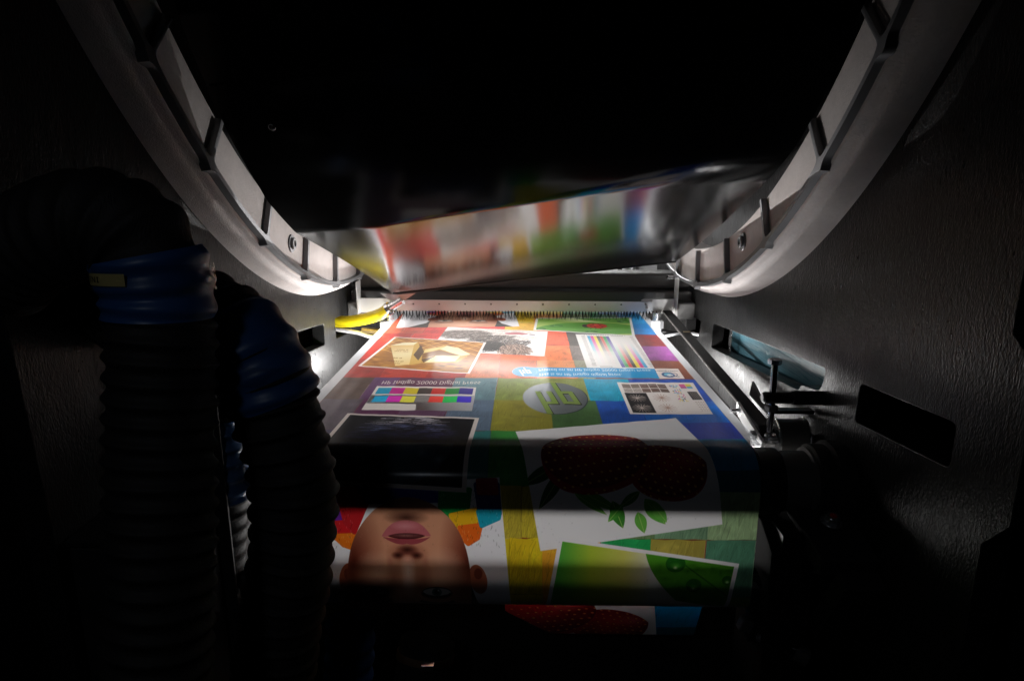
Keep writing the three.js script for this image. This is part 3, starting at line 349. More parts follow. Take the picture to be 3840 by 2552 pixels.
// path of the film: flat run, over the upper roller, down, round the lower roller
const RR = 0.06, ZR = -1.02, YB = -0.236, RL = 0.036, ZL = ZR + RR - RL;
function webPath(s) { // s metres from z = -2.35 -> [y, z, ny, nz]
  if (s <= 1.33) return [0, -2.35 + s, 1, 0];
  s -= 1.33; if (s <= RR * Math.PI / 2) { const a = s / RR; return [-RR + RR * Math.cos(a), ZR + RR * Math.sin(a), Math.cos(a), Math.sin(a)]; }
  s -= RR * Math.PI / 2; const d = -RR - YB; if (s <= d) return [-RR - s, ZR + RR, 0, 1];
  s -= d; const a = Math.PI / 2 + s / RL; return [YB + RL * Math.cos(a), ZL + RL * Math.sin(a), Math.cos(a), Math.sin(a)];
}
const LEN = 2046 / S;
function webStrip(x0, x1, nx, ns, part = 1) {
  return grid(nx, ns, (u, v) => { const x = x0 + (x1 - x0) * u, s = v * LEN * part; const [y, z, ny, nz] = webPath(s); const on = Math.min(1, Math.max(0, (1.30 - s) / 0.1));
    const w = on * (0.00025 * Math.sin(x * 96 + Math.sin(s * 3.1) * 1.3) + 0.0002 * Math.sin(x * 171 + 1.7 + s * 1.1) + 0.00022 * (vnoise(x * 18 + 40, s * 7, 512, 512, 5) - 0.5) * 2);
    return [x, y + ny * w, z + nz * w, (x + 0.381) / 0.762 * 1, 1 - s * S / CH]; });
}
const web = thing('printed_film', 'wide glossy printed film of colourful pictures running over the black roller', 'film', [0, 0, -1.6]);
part('print', webStrip(-0.381, 0.381, 170, 420), M.print, web);
part('clear_margin', webStrip(-0.404, -0.3811, 6, 420), M.clear, web, 'clear unprinted film edge beside the bright left wall');
part('clear_margin', webStrip(0.3811, 0.399, 6, 420, 1.33 / LEN), M.clear, web, 'clear unprinted film edge beside the toothed belt');
// lower run of the film below the second roller
{ const lw = thing('printed_film', 'dim lower film run with strawberries below the second roller', 'film', [0.2, -0.4, -1.1]);
  const pos = [], uv = [], idx = []; const n = 16; for (let i = 0; i <= n; i++) for (let j = 0; j < 2; j++) { const t = i / n; const y = -0.30 - 0.125 * t, z = -1.06 - 0.055 * t; let xl = -0.02; if (t > 0.45) xl = -0.02 + (t - 0.45) * 0.155; const x = j ? 0.339 : xl; pos.push(x, y, z); uv.push((x * 0.85 + 0.47) / 0.762, 1 - (1540 + t * 150) / CH); } for (let i = 0; i < n; i++) { const a = i * 2; idx.push(a, a + 2, a + 1, a + 1, a + 2, a + 3); }
  const g = new THREE.BufferGeometry(); g.setAttribute('position', new THREE.Float32BufferAttribute(pos, 3)); g.setAttribute('uv', new THREE.Float32BufferAttribute(uv, 2)); g.setIndex(idx); g.computeVertexNormals(); part('print', g, M.print, lw); }

{ const b = thing('added_baffle_plate', 'added black baffle plate blocking light behind the lower film run', 'plate', [0, -0.5, -1.17]); part('plate', box(1.056, 0.39, 0.004, 0, -0.510, -1.17, 0.001), M.matt, b); part('flange', box(1.056, 0.004, 0.03, 0, -0.312, -1.155, 0.001), M.matt, b); }  // added plate, blocks lamp light and the view below the rollers
// ================================================================ ROLLERS
{ const r = thing('guide_roller', 'upper black roller that turns the film downwards', 'roller', [0, -0.06, -1.02]);
  part('barrel', rod(0.0592, 0.79, X1, -0.405, -0.06, -1.02, 0.002, 64), M.black, r);
  part('collar', rod(0.0535, 0.04, X1, 0.386, -0.06, -1.02, 0.002, 56), M.black, r);
  part('shaft_sleeve', sharp(lathe([[0.0001, 0], [0.0475, 0], [0.049, 0.002], [0.049, 0.044], [0.0545, 0.0455], [0.0545, 0.0495], [0.0001, 0.0495]], 56, X1, 0.4265, -0.06, -1.02), 35), M.dark, r, 'satin dark metal sleeve on the shaft end');
  part('bearing_housing', sharp(lathe([[0.0001, 0], [0.056, 0], [0.06, 0.003], [0.06, 0.026], [0.066, 0.03], [0.066, 0.054], [0.0001, 0.054]], 56, X1, 0.476, -0.06, -1.02), 35), M.matt, r);
  part('shaft', rod(0.022, 0.13, X1, -0.53, -0.06, -1.02), M.steel, r); }
{ const r = thing('guide_roller', 'lower black roller at the bottom of the upright film run', 'roller', [0, YB, ZL]);
  part('barrel', rod(RL - 0.0008, 0.79, X1, -0.405, YB, ZL, 0.002, 64), M.black, r);
  part('shaft', rod(0.016, 1.06, X1, -0.53, YB, ZL), M.black, r); }

// ================================================================ DRUM END RINGS
const DZ = -1.8925, DY = 1.4746;
const rp = (x, r, a) => [x, DY - r * Math.cos(a), DZ + r * Math.sin(a)];
const rad = (d) => d * Math.PI / 180;
function arcSweep(profile, a0, a1, n, sx, closed) { // profile [[absx, r]...]
  const m = profile.length - 1; const len = [0]; for (let i = 1; i <= m; i++) len.push(len[i - 1] + Math.hypot(profile[i][0] - profile[i - 1][0], profile[i][1] - profile[i - 1][1]));
  return grid(m, n, (u, v) => { const i = Math.round(u * m); const a = a0 + (a1 - a0) * v; const p = rp(sx * profile[i][0], profile[i][1], a); return [...p, len[i], 1.33 * a]; });
}
function ring(sx, xf, ribs, bolts, label) {
  const g = thing('drum_ring', label, 'drum ring', [sx * 0.5, DY - 1.33, DZ], 'cast end rings of the drum');
  const o = xf - 0.462; // face offset
  const W = 0.5305;
  part('rim', sharp(arcSweep([[0.5305, 1.236], [0.478 + o, 1.238], [0.474 + o, 1.242], [0.474 + o, 1.27], [0.474 + o, 1.322], [0.4735 + o, 1.3335], [0.475 + o, 1.3375], [0.479 + o, 1.3405], [0.4845 + o, 1.3425], [0.4885 + o, 1.346], [0.493 + o, 1.3505], [0.500 + o, 1.3535], [0.52, 1.3585], [W, 1.361]], rad(-24), rad(72), 220, sx), 50), M.cast, g);
  part('edge_rib', sharp(grid(4, 300, (u, v) => { const a = rad(-24 + 96 * v); const i = Math.round(u * 4); let bump = 0; for (const rb of ribs) { const d = Math.abs(a - rad(rb)) * 1.33; bump = Math.max(bump, 0.009 * Math.max(0, 1 - d / 0.02) ** 1.6); } const pr = [[0.476, 1.3235 - bump * 0.6], [0.4632, 1.3242 - bump * 0.6], [0.462, 1.3255 - bump * 0.6], [0.462, 1.3340 + bump], [0.477, 1.3355 + bump]]; const q = pr[i]; return [...rp(sx * (q[0] + o), q[1], a), i * 0.01, a * 1.33]; }), 40), M.machined, g, 'machined outer edge rib of the ring');
  ribs.forEach((rb) => { const a = rad(rb); const w = 0.0042; const gg = grid(4, 14, (u, v) => { const i = Math.round(u * 4); const r = 1.243 + 0.081 * v; const fl = 1 + 1.4 * Math.max(0, (v - 0.86) / 0.14) ** 2; const pr = [[-w * 1.3, 0.4745], [-w, 0.4632], [0, 0.4625], [w, 0.4632], [w * 1.3, 0.4745]][i]; return [...rp(sx * (pr[1] + o), r, a + pr[0] * fl / r), i * 0.01, r]; }); part('rib', sharp(gg, 40), M.machined, g); });
  for (const [ba, br] of bolts) { const p = rp(sx * (0.474 + o), br, rad(ba)); const dir = V(-sx, 0, 0); const b = part('bolt', sharp(lathe([[0.0001, 0.006], [0.006, 0.006], [0.007, 0.0085], [0.011, 0.0085], [0.0125, 0.007], [0.0125, 0.003], [0.018, 0.003], [0.019, 0.0015], [0.019, -0.001]], 32, dir, ...p), 30), M.machined, g); part('hex_socket', hexnut(0.0045, 0.0062, dir, ...p), M.black, b); }
  return g;
}
ring(-1, 0.467, [57.5, 47.4, 39.1, 28.7, 18.5, 8.1, -2.2, -12.4], [[22.2, 1.282], [50.2, 1.272]], 'cast metal drum end ring above the corrugated hoses');
ring(1, 0.457, [57.5, 47.8, 39.0, 28.4, 17.6, 6.4, -3.6, -13.8], [[22.0, 1.275], [50.4, 1.272]], 'cast metal drum end ring on the slotted right wall');

{ const d = thing('unseen_drum', 'large dark unseen drum behind the black cover blocking the bay light', 'drum', [0, DY, DZ]); part('shell', rod(1.15, 0.9, X1, -0.45, DY, DZ, 0.004, 160), M.black, d); }  // mostly unseen drum body, placed to stop bay light above the tray
// ================================================================ DRUM COVER (drip tray, sloping to its left rear corner)
const mix = (a, b, t) => a + (b - a) * t;
const SIDE_L = [[-0.4037, 0.3250, -1.2200], [-0.4161, 0.3528, -1.1912], [-0.4280, 0.3816, -1.1634], [-0.4332, 0.4113, -1.1367], [-0.4391, 0.4419, -1.1110], [-0.4452, 0.4734, -1.0863], [-0.4493, 0.5058, -1.0628], [-0.4542, 0.5390, -1.0405], [-0.4589, 0.5729, -1.0193], [-0.4617, 0.6075, -0.9993], [-0.4636, 0.6429, -0.9805], [-0.4645, 0.6788, -0.9629], [-0.4660, 0.7153, -0.9467], [-0.4650, 0.7524, -0.9317]];
const SIDE_R = [[0.3764, 0.3800, -1.1000], [0.3865, 0.4078, -1.0712], [0.3963, 0.4366, -1.0434], [0.4073, 0.4663, -1.0167], [0.4128, 0.4969, -0.9910], [0.4182, 0.5284, -0.9663], [0.4216, 0.5608, -0.9428], [0.4254, 0.5940, -0.9205], [0.4299, 0.6279, -0.8993], [0.4342, 0.6625, -0.8793], [0.4382, 0.6979, -0.8605], [0.4414, 0.7338, -0.8429], [0.4438, 0.7703, -0.8267], [0.4372, 0.8074, -0.8117]];
const crease = (u) => u < 0.2 ? 0 : u < 0.85 ? 1.7 * (u - 0.2) / 0.65 : 1.7;
const curl = (u) => 0.0 * Math.max(0, (u - 0.84) / 0.16) ** 2;
function onSide(T, j) { const i = Math.min(T.length - 2, Math.floor(j)), f = j - i; return [0, 1, 2].map((q) => mix(T[i][q], T[i + 1][q], f)); }
function frontPoint(u, j) { const l = onSide(SIDE_L, j), r = onSide(SIDE_R, j); const k0 = curl(u); return [mix(l[0], r[0], u), mix(l[1], r[1], u) + k0 * 0.6, mix(l[2], r[2], u) - k0]; }
const REAR_L = [-0.367, 0.099, -1.9], REAR_R = [0.44, 0.193, -1.9];
{ const g = thing('drum_cover', 'glossy black sheet metal drip tray hanging under the drum', 'cover', [0, 0.3, -1.5]);
  const nu = 120;
  // one folded sheet: front face, bend (wider towards the right flank), bottom, folded left corner
  const NF = 30, NB = 16, ND = 40, NV = NF + NB + ND;
  const sheetRow = (u) => { const jc = crease(u); const C0 = V(...frontPoint(u, jc)), F1 = V(...frontPoint(u, 7.35)); const t = Math.max(0, (u - 0.2) / 0.8); const E = V(...[0, 1, 2].map((i) => mix(REAR_L[i], REAR_R[i], t))); E.y += curl(u) * 0.3;
    const w = 0.009 + 0.05 * Math.max(0, (u - 0.5) / 0.5) ** 1.5; const dF = V(...frontPoint(u, jc + 0.6)).sub(C0).normalize(), dB = E.clone().sub(C0).normalize(); const LB = E.distanceTo(C0); const wj = w / 0.04;
    const p0 = V(...frontPoint(u, jc + wj)), p2 = C0.clone().addScaledVector(dB, w); const out = [];
    for (let i = 0; i <= NF; i++) out.push(V(...frontPoint(u, mix(7.35, jc + wj, i / NF)))); for (let i = 1; i <= NB; i++) { const q = i / NB; out.push(p0.clone().multiplyScalar((1 - q) ** 2).addScaledVector(C0, 2 * q * (1 - q)).addScaledVector(p2, q * q)); }
    for (let i = 1; i <= ND; i++) { const q = i / ND; const p = p2.clone().lerp(E, q); p.y -= 0.008 * Math.sin(Math.PI * q) * t; p.y += 0.006 * Math.max(0, 1 - u / 0.2) * Math.sin(Math.PI * q); out.push(p); } return out; };
  const rows = []; for (let i = 0; i <= nu; i++) rows.push(sheetRow(i / nu));
  part('tray_plate', grid(nu, NV, (u, v) => { const p = rows[Math.round(u * nu)][Math.round(v * NV)]; return [p.x, p.y, p.z, u, v]; }), M.cover, g);
  part('upper_plate', grid(60, 40, (u, v) => { const p = frontPoint(u, mix(13, 7.2, v)); return [p[0], p[1] + 0.003, p[2] - 0.004, u, v]; }), M.cover, g);
  part('rear_hem', tube([[-0.367, 0.0985, -1.9], [0.04, 0.1455, -1.9], [0.44, 0.1925, -1.9]], 0.0022, 40, 10), M.black, g);
  // drain funnel under the low corner
  const f = grid(2, 1, (u, v) => { const top = [[-0.405, 0.1], [-0.353, 0.0965], [-0.301, 0.1]], bot = [[-0.374, 0.076], [-0.353, 0.073], [-0.333, 0.080]]; const i = Math.round(u * 2); const p = v < 0.5 ? top[i] : bot[i]; return [p[0], p[1], -1.898 + (i === 1 ? 0.004 : -0.004), u, v]; });
  part('drain_funnel', f, M.sheet, g);
  part('drain_spout', along(new THREE.CylinderGeometry(0.0135, 0.0135, 0.05, 24), V(-0.83, -0.52, -0.1), -0.362, 0.068, -1.904), M.zinc, g);
  const rv = frontPoint(0.085, 5.55); part('rivet', along(new THREE.SphereGeometry(0.006, 20, 12).scale(1, 0.35, 1), V(0, -0.58, 0.81), ...rv), M.steel, g, 'small bright rivet near the left edge'); }

// ================================================================ BEAM AND BRUSH
{ const b = thing('cross_beam', 'dark cast cross beam between the walls behind the brush', 'beam', [0, 0.03, -2.1]);
  part('upper_rail', box(1.056, 0.05, 0.09, 0, 0.112, -2.115, 0.014), M.beam, b);
  part('lower_rail', box(1.056, 0.062, 0.10, 0, 0.052, -2.095, 0.004), M.beam, b);
  part('foot', box(0.06, 0.05, 0.08, -0.50, 0.03, -2.04, 0.006), M.beam, b); part('foot', box(0.06, 0.05, 0.08, 0.50, 0.03, -2.04, 0.006), M.beam, b); }
{ const b = thing('brush_bar', 'silver sheet metal bar with black bristles over the film', 'brush', [0, 0.03, -2.0]);
  const sh = new THREE.Shape(); sh.moveTo(-0.375, 0.030); sh.lineTo(0.397, 0.030); sh.lineTo(0.397, 0.0605); sh.lineTo(-0.375, 0.0635); sh.closePath();
  for (let i = 0; i < 9; i++) { const h = new THREE.Path(); h.absarc(-0.325 + i * 0.0787, 0.0515, 0.0036, 0, Math.PI * 2); sh.holes.push(h); }
  const bar = new THREE.ExtrudeGeometry(sh, { depth: 0.003, bevelEnabled: true, bevelSize: 0.0008, bevelThickness: 0.0008, bevelSegments: 2 }); bar.translate(0, 0, -1.996); part('face_plate', bar, M.alu, b);
  for (const [sx, xe] of [[1, 0.4665], [-1, -0.4885]]) { const s2 = new THREE.Shape(); const X = (v) => xe - sx * v; // mounting bracket: flat tab, upright flange
    s2.moveTo(X(0), 0.024); s2.lineTo(X(0.1), 0.026); s2.lineTo(X(0.1), 0.064); s2.quadraticCurveTo(X(0.095), 0.067, X(0.09), 0.067); s2.lineTo(X(0.016), 0.067); s2.lineTo(X(0), 0.067); s2.closePath();
    const gg = new THREE.ExtrudeGeometry(s2, { depth: 0.003, bevelEnabled: true, bevelSize: 0.0008, bevelThickness: 0.0008, bevelSegments: 2 }); gg.translate(0, 0, -2.003);
    const br = part('bracket', [gg, box(0.003, sx > 0 ? 0.162 : 0.1, 0.05, xe + sx * 0.0008, sx > 0 ? 0.104 : 0.072, -1.99, 0.001)], M.sheet, b);
    if (sx > 0) { part('stud', rod(0.0055, 0.028, V(-1, 0, 0), xe, 0.136, -1.985), M.steel, br); part('end_cap', rod(0.006, 0.006, V(-1, 0, 0), xe - 0.027, 0.136, -1.985), M.black, br); } }
  for (const [x, y] of [[0.378, 0.053], [0.381, 0.043]]) part('screw', sharp(lathe([[0.0001, 0.004], [0.003, 0.004], [0.0046, 0.002], [0.0046, 0]], 20, Z1, x, y, -1.992), 40), M.steel, b);
  // bristles: thousands of hairs in tufts
  const pos = [], nor = []; const hair = (p0, p1, p2, w) => { const pts = [p0, p1, p2]; for (let s = 0; s < 2; s++) { const a = pts[s], d = pts[s + 1]; const wa = w * (1 - s * 0.35), wd = w * (0.65 - s * 0.4); const q = [[0, 1], [0.87, -0.5], [-0.87, -0.5]]; for (let i = 0; i < 3; i++) { const j = (i + 1) % 3; const A = [a[0] + q[i][0] * wa, a[1], a[2] + q[i][1] * wa], B = [a[0] + q[j][0] * wa, a[1], a[2] + q[j][1] * wa], C = [d[0] + q[i][0] * wd, d[1], d[2] + q[i][1] * wd], D = [d[0] + q[j][0] * wd, d[1], d[2] + q[j][1] * wd]; pos.push(...A, ...B, ...C, ...B, ...D, ...C); const n = [(q[i][0] + q[j][0]), 0, (q[i][1] + q[j][1])]; for (let t = 0; t < 6; t++) nor.push(...n); } } };
  for (let i = 0; i < 82; i++) { const x = -0.375 + i * 0.0097 + rr(-0.001, 0.001); for (let t = 0; t < 9; t++) { const sx = rr(-1, 1) * 0.0075, L = rr(0.020, 0.029); const z = -1.9925 + rr(-0.004, 0.004); hair([x + rr(-0.001, 0.001), 0.032, z], [x + sx * 0.4, 0.032 - L * 0.5, z + rr(-0.002, 0.003)], [x + sx + rr(-0.003, 0.003), Math.max(0.0012, 0.032 - L), z + rr(-0.004, 0.010)], 0.0008); } }
  const hg = new THREE.BufferGeometry(); hg.setAttribute('position', new THREE.Float32BufferAttribute(pos, 3)); hg.setAttribute('normal', new THREE.Float32BufferAttribute(nor, 3)); const br = part('bristles', hg, M.bristle, b); br.userData.kind = 'stuff'; }

// ================================================================ YELLOW DRAIN HOSE
{ const h = thing('drain_hose', 'yellow drain hose from the tray corner into the left wall slot', 'hose', [-0.46, 0.02, -1.93]);
  part('tube', tube([[-0.60, 0.010, -1.965], [-0.53, 0.006, -1.945], [-0.475, 0.0145, -1.93], [-0.415, 0.033, -1.915], [-0.378, 0.056, -1.907]], 0.0172, 60, 28), M.yellow, h);
  part('hose_clamp', tube([[-0.386, 0.051, -1.909], [-0.377, 0.057, -1.907]], 0.0184, 4, 28), M.steel, h, 'shiny clamp band at the hose end'); part('clamp_screw', box(0.016, 0.008, 0.01, -0.372, 0.043, -1.894, 0.001, [0, 0, 0.5]), M.steel, h); }

// ================================================================ CORRUGATED HOSES
const ridge = (p, w, sh) => (s) => { const t = (s / p) % 1; return w * Math.pow(0.5 + 0.5 * Math.cos(2 * Math.PI * t), sh); };
{ const h = thing('corrugated_hose', 'thick black corrugated hose with blue sleeve nearest the camera', 'hose', [-0.37, 0.1, -0.65], 'corrugated hoses on the left');
  const path = [[-0.60, 0.29, -0.74], [-0.51, 0.345, -0.69], [-0.438, 0.372, -0.66], [-0.394, 0.377, -0.652], [-0.3605, 0.358, -0.65], [-0.352, 0.325, -0.65], [-0.350, 0.295, -0.65], [-0.351, 0.25, -0.644], [-0.353, 0.168, -0.63], [-0.354, 0.039, -0.60], [-0.359, -0.08, -0.577], [-0.366, -0.25, -0.55], [-0.38, -0.45, -0.53], [-0.40, -0.65, -0.51]];
  const rg = ridge(0.0205, 0.0050, 1.6); part('body', sweep(path, (s, L, a) => 0.0488 - 0.006 * Math.max(0, 1 - ((s - 0.325) / 0.045) ** 4) + rg(s + a * 0.0032) + 0.0007 * Math.sin(a * 3 + s * 30), 640, 64), M.rubber, h);
  const rb = ridge(0.0215, 0.0036, 0.9); const sl = part('sleeve', sweep([[-0.3555, 0.348, -0.650], [-0.352, 0.328, -0.65], [-0.3502, 0.305, -0.65], [-0.3508, 0.285, -0.6485]], (s, L, a) => 0.0502 + rb(s + 0.008 + a * 0.0022), 120, 72), M.blue, h, 'blue plastic sleeve round the hose');
  // paper label with handwriting under clear tape
  const lc = document.createElement('canvas'); lc.width = 512; lc.height = 96; const q = lc.getContext('2d'); q.fillStyle = '#c9b878'; q.fillRect(0, 0, 512, 96); q.save(); q.translate(512, 96); q.rotate(Math.PI); q.fillStyle = '#241c14'; q.font = 'bold 62px sans-serif'; q.fillText('INS PP Out', 130, 70); q.restore();
  const lt = new THREE.CanvasTexture(lc); lt.colorSpace = THREE.SRGBColorSpace;
  part('label', grid(30, 2, (u, v) => { const a = mix(-1.95, 0.05, u) ; const r = 0.0548; const y = 0.3315 - v * 0.0115 + 0.004 * Math.cos(a); return [-0.3515 + Math.sin(a) * r * 1, y, -0.65 + Math.cos(a) * r, u, 1 - v]; }), new THREE.MeshStandardMaterial({ map: lt, roughness: 0.7, side: THREE.DoubleSide }), sl, 'yellowed paper label with handwriting');
  part('clear_tape', grid(60, 10, (u, v) => { const a = mix(-2.2, 1.9, u); const r = 0.0556 + 0.0006 * Math.sin(u * 60 + v * 9) + 0.0004 * Math.sin(u * 23 - v * 14); return [-0.3515 + Math.sin(a) * r, 0.339 - v * 0.027 + 0.004 * Math.cos(a), -0.65 + Math.cos(a) * r, u, v]; }), M.tape, sl, 'wrinkled clear adhesive tape'); }
{ const h = thing('corrugated_hose', 'dark corrugated hose with blue sleeve in front of the film edge', 'hose', [-0.29, 0, -0.75], 'corrugated hoses on the left');
  const path = [[-0.52, 0.255, -0.83], [-0.43, 0.268, -0.80], [-0.365, 0.262, -0.775], [-0.322, 0.240, -0.757], [-0.297, 0.205, -0.75], [-0.283, 0.16, -0.75], [-0.268, 0.065, -0.75], [-0.274, -0.02, -0.75], [-0.290, -0.10, -0.75], [-0.318, -0.23, -0.75], [-0.35, -0.37, -0.75], [-0.38, -0.52, -0.75]];
  const rg = ridge(0.0285, 0.0062, 4.5); const rs = ridge(0.0285, 0.0025, 0.8); part('body', sweep(path, (s, L, a) => 0.0465 + rg(s + a * 0.0016) + rs(s + 0.014) + 0.0012 * Math.sin(a * 2 + s * 50), 640, 60), M.rubber, h);
  const rb = ridge(0.026, 0.0042, 1.2); const sl = part('sleeve', sweep([[-0.333, 0.248, -0.760], [-0.312, 0.229, -0.753], [-0.294, 0.198, -0.75], [-0.283, 0.164, -0.75]], (s, L, a) => 0.0535 + rb(s + 0.006 + a * 0.003), 130, 64), M.blue, h, 'blue plastic sleeve round the hose');
  part('clear_tape', grid(50, 8, (u, v) => { const a = mix(-0.6, 2.2, u); const r = 0.0592 + 0.0008 * Math.sin(u * 40 + v * 11); return [-0.299 + Math.sin(a) * r, 0.224 - v * 0.024 - 0.012 * Math.sin(a), -0.751 + Math.cos(a) * r, u, v]; }), M.tape, sl, 'wrinkled clear adhesive tape'); }
{ const h = thing('corrugated_hose', 'slim pale blue convoluted hose between the two dark hoses', 'hose', [-0.465, -0.05, -1.0], 'corrugated hoses on the left');
  const r1 = ridge(0.0235, 0.0075, 1.2); part('sleeve', sweep([[-0.463, 0.048, -1.0], [-0.468, -0.02, -1.0], [-0.478, -0.086, -1.0]], (s, L) => 0.0135 + s * 0.16 + r1(s + 0.002), 150, 48), M.bluePale, h, 'pale blue convoluted sleeve');
  const r2 = ridge(0.019, 0.005, 3); part('body', sweep([[-0.455, 0.125, -1.0], [-0.459, 0.08, -1.0], [-0.463, 0.046, -1.0]], (s) => 0.013 + r2(s), 90, 40), M.rubber, h); part('lower_body', sweep([[-0.478, -0.084, -1.0], [-0.487, -0.15, -1.0], [-0.50, -0.25, -1.0], [-0.52, -0.42, -1.0]], (s) => 0.036 + ridge(0.026, 0.005, 3)(s), 200, 44), M.rubber, h); }
{ const h = thing('corrugated_hose', 'dim blue hose end at the bottom beside the worm clamps', 'hose', [-0.27, -0.45, -0.9], 'corrugated hoses on the left');
  part('sleeve', sweep([[-0.262, -0.27, -0.93], [-0.268, -0.36, -0.92], [-0.28, -0.46, -0.9], [-0.3, -0.6, -0.88]], (s) => 0.036 + ridge(0.03, 0.004, 1)(s), 120, 44), M.blue, h); }
{ const h = thing('clamped_duct', 'black duct with metal worm clamps below the lower roller', 'duct', [-0.15, -0.45, -1.0]);
  part('duct', tube([[-0.160, -0.40, -1.057], [-0.168, -0.45, -1.04], [-0.19, -0.56, -0.99], [-0.22, -0.70, -0.93]], 0.05, 50, 40), M.rubber, h);
  for (const [y, x, z] of [[-0.425, -0.164, -1.049], [-0.51, -0.180, -1.013]]) { const cl = part('worm_clamp', along(sharp(new THREE.LatheGeometry([[0.0508, -0.006], [0.053, -0.006], [0.053, 0.006], [0.0508, 0.006]].map((p) => new THREE.Vector2(...p)), 48), 40), V(-0.12, -0.92, 0.38), x, y, z), M.copper, h); part('clamp_housing', box(0.022, 0.012, 0.012, x + 0.012, y + 0.02, z + 0.053, 0.001), M.steel, cl); } }

// ================================================================ RIGHT-HAND MECHANISM
{ const b = thing('toothed_belt', 'long toothed drive belt running along the right edge of the film', 'belt', [0.444, -0.02, -1.65]);
  const Cn = [-1.142, -0.036, 0.027], Cf = [-2.16, -0.012, 0.050]; // z, y, r of the two pulleys
  const dz = Cf[0] - Cn[0], dy = Cf[1] - Cn[1], D = Math.hypot(dz, dy); const th = Math.atan2(dy, dz); const al = Math.acos((Cn[2] - Cf[2]) / D); const tang = (Cc, sg) => [Cc[0] + Cc[2] * Math.cos(th + sg * al), Cc[1] + Cc[2] * Math.sin(th + sg * al)];
  const loop = []; const t1 = tang(Cn, -1), t2 = tang(Cf, -1), t3 = tang(Cf, 1), t4 = tang(Cn, 1);
  for (let i = 0; i < 100; i++) loop.push([mix(t1[0], t2[0], i / 100), mix(t1[1], t2[1], i / 100)]);
  const arc = (Cc, p, q, n, sgn) => { let a0 = Math.atan2(p[1] - Cc[1], p[0] - Cc[0]), a1 = Math.atan2(q[1] - Cc[1], q[0] - Cc[0]); while ((a1 - a0) * sgn < 0) a1 += sgn * 2 * Math.PI; for (let i = 0; i < n; i++) { const a = mix(a0, a1, i / n); loop.push([Cc[0] + Cc[2] * Math.cos(a), Cc[1] + Cc[2] * Math.sin(a)]); } };
  arc(Cf, t2, t3, 24, 1); for (let i = 0; i < 100; i++) loop.push([mix(t3[0], t4[0], i / 100), mix(t3[1], t4[1], i / 100)]); arc(Cn, t4, t1, 24, 1);
  const n = loop.length; const band = (x0, x1, off) => { const P = [], nrm = []; for (let i = 0; i <= n; i++) { const p = loop[i % n], q = loop[(i + 1) % n], o = loop[(i + n - 1) % n]; let tz = q[0] - o[0], ty = q[1] - o[1]; const l = Math.hypot(tz, ty) || 1; P.push(p); nrm.push([ty / l, -tz / l]); } return grid(4, n, (u, v) => { const j = Math.round(v * n), i = Math.round(u * 4); const pr = [[x0, 0], [x1, 0], [x1, off], [x0, off], [x0, 0]][i]; return [pr[0], P[j][1] + nrm[j][1] * pr[1], P[j][0] + nrm[j][0] * pr[1], pr[0], v * 2]; }); };
  part('band', sharp(band(0.432, 0.457, 0.0022), 40), M.belt, b);
  const teeth = []; for (let i = 0; i < n; i++) { const p = loop[i], q = loop[(i + 1) % n]; const seg = Math.hypot(q[0] - p[0], q[1] - p[1]); if (seg < 0.004 && i % 2) continue; const m = Math.max(1, Math.round(seg / 0.005)); for (let t = 0; t < m; t++) { const z = mix(p[0], q[0], t / m), y = mix(p[1], q[1], t / m); const l = Math.hypot(q[0] - p[0], q[1] - p[1]); const nz = (q[1] - p[1]) / l, ny = -(q[0] - p[0]) / l; const gg = new THREE.BoxGeometry(0.0285, 0.0034, 0.0028); gg.rotateX(-Math.atan2(q[1] - p[1], q[0] - p[0])); gg.translate(0.4443, y - ny * 0.0012, z - nz * 0.0012); teeth.push(gg); } }
  const tm = part('teeth', mergeGeometries(teeth), M.tooth, b); tm.userData.kind = 'stuff';
  // printed marks along the back of the belt
  part('marking', box(0.018, 0.0006, 0.012, 0.4445, 0.0255, -1.742, 0.0002), M.brass, b, 'worn yellow print on the belt back'); }
{ const p = thing('belt_pulley', 'bright flanged pulley at the near end of the toothed belt', 'pulley', [0.45, -0.036, -1.142]);
  part('wheel', rod(0.0245, 0.03, X1, 0.4295, -0.036, -1.142), M.dark, p);
  part('flange', sharp(lathe([[0.0001, 0], [0.038, 0], [0.041, 0.0015], [0.041, 0.004], [0.0001, 0.004]], 48, X1, 0.4605, -0.036, -1.142), 30), M.zinc, p, 'bright zinc flange disc');
  part('hub', rod(0.036, 0.05, X1, 0.4645, -0.036, -1.142), M.dark, p); part('rear_flange', sharp(lathe([[0.0001, 0], [0.039, 0], [0.040, 0.001], [0.040, 0.003], [0.0001, 0.003]], 48, X1, 0.5145, -0.036, -1.142), 30), M.steel, p); part('axle', rod(0.012, 0.016, X1, 0.5165, -0.036, -1.142), M.steel, p); }
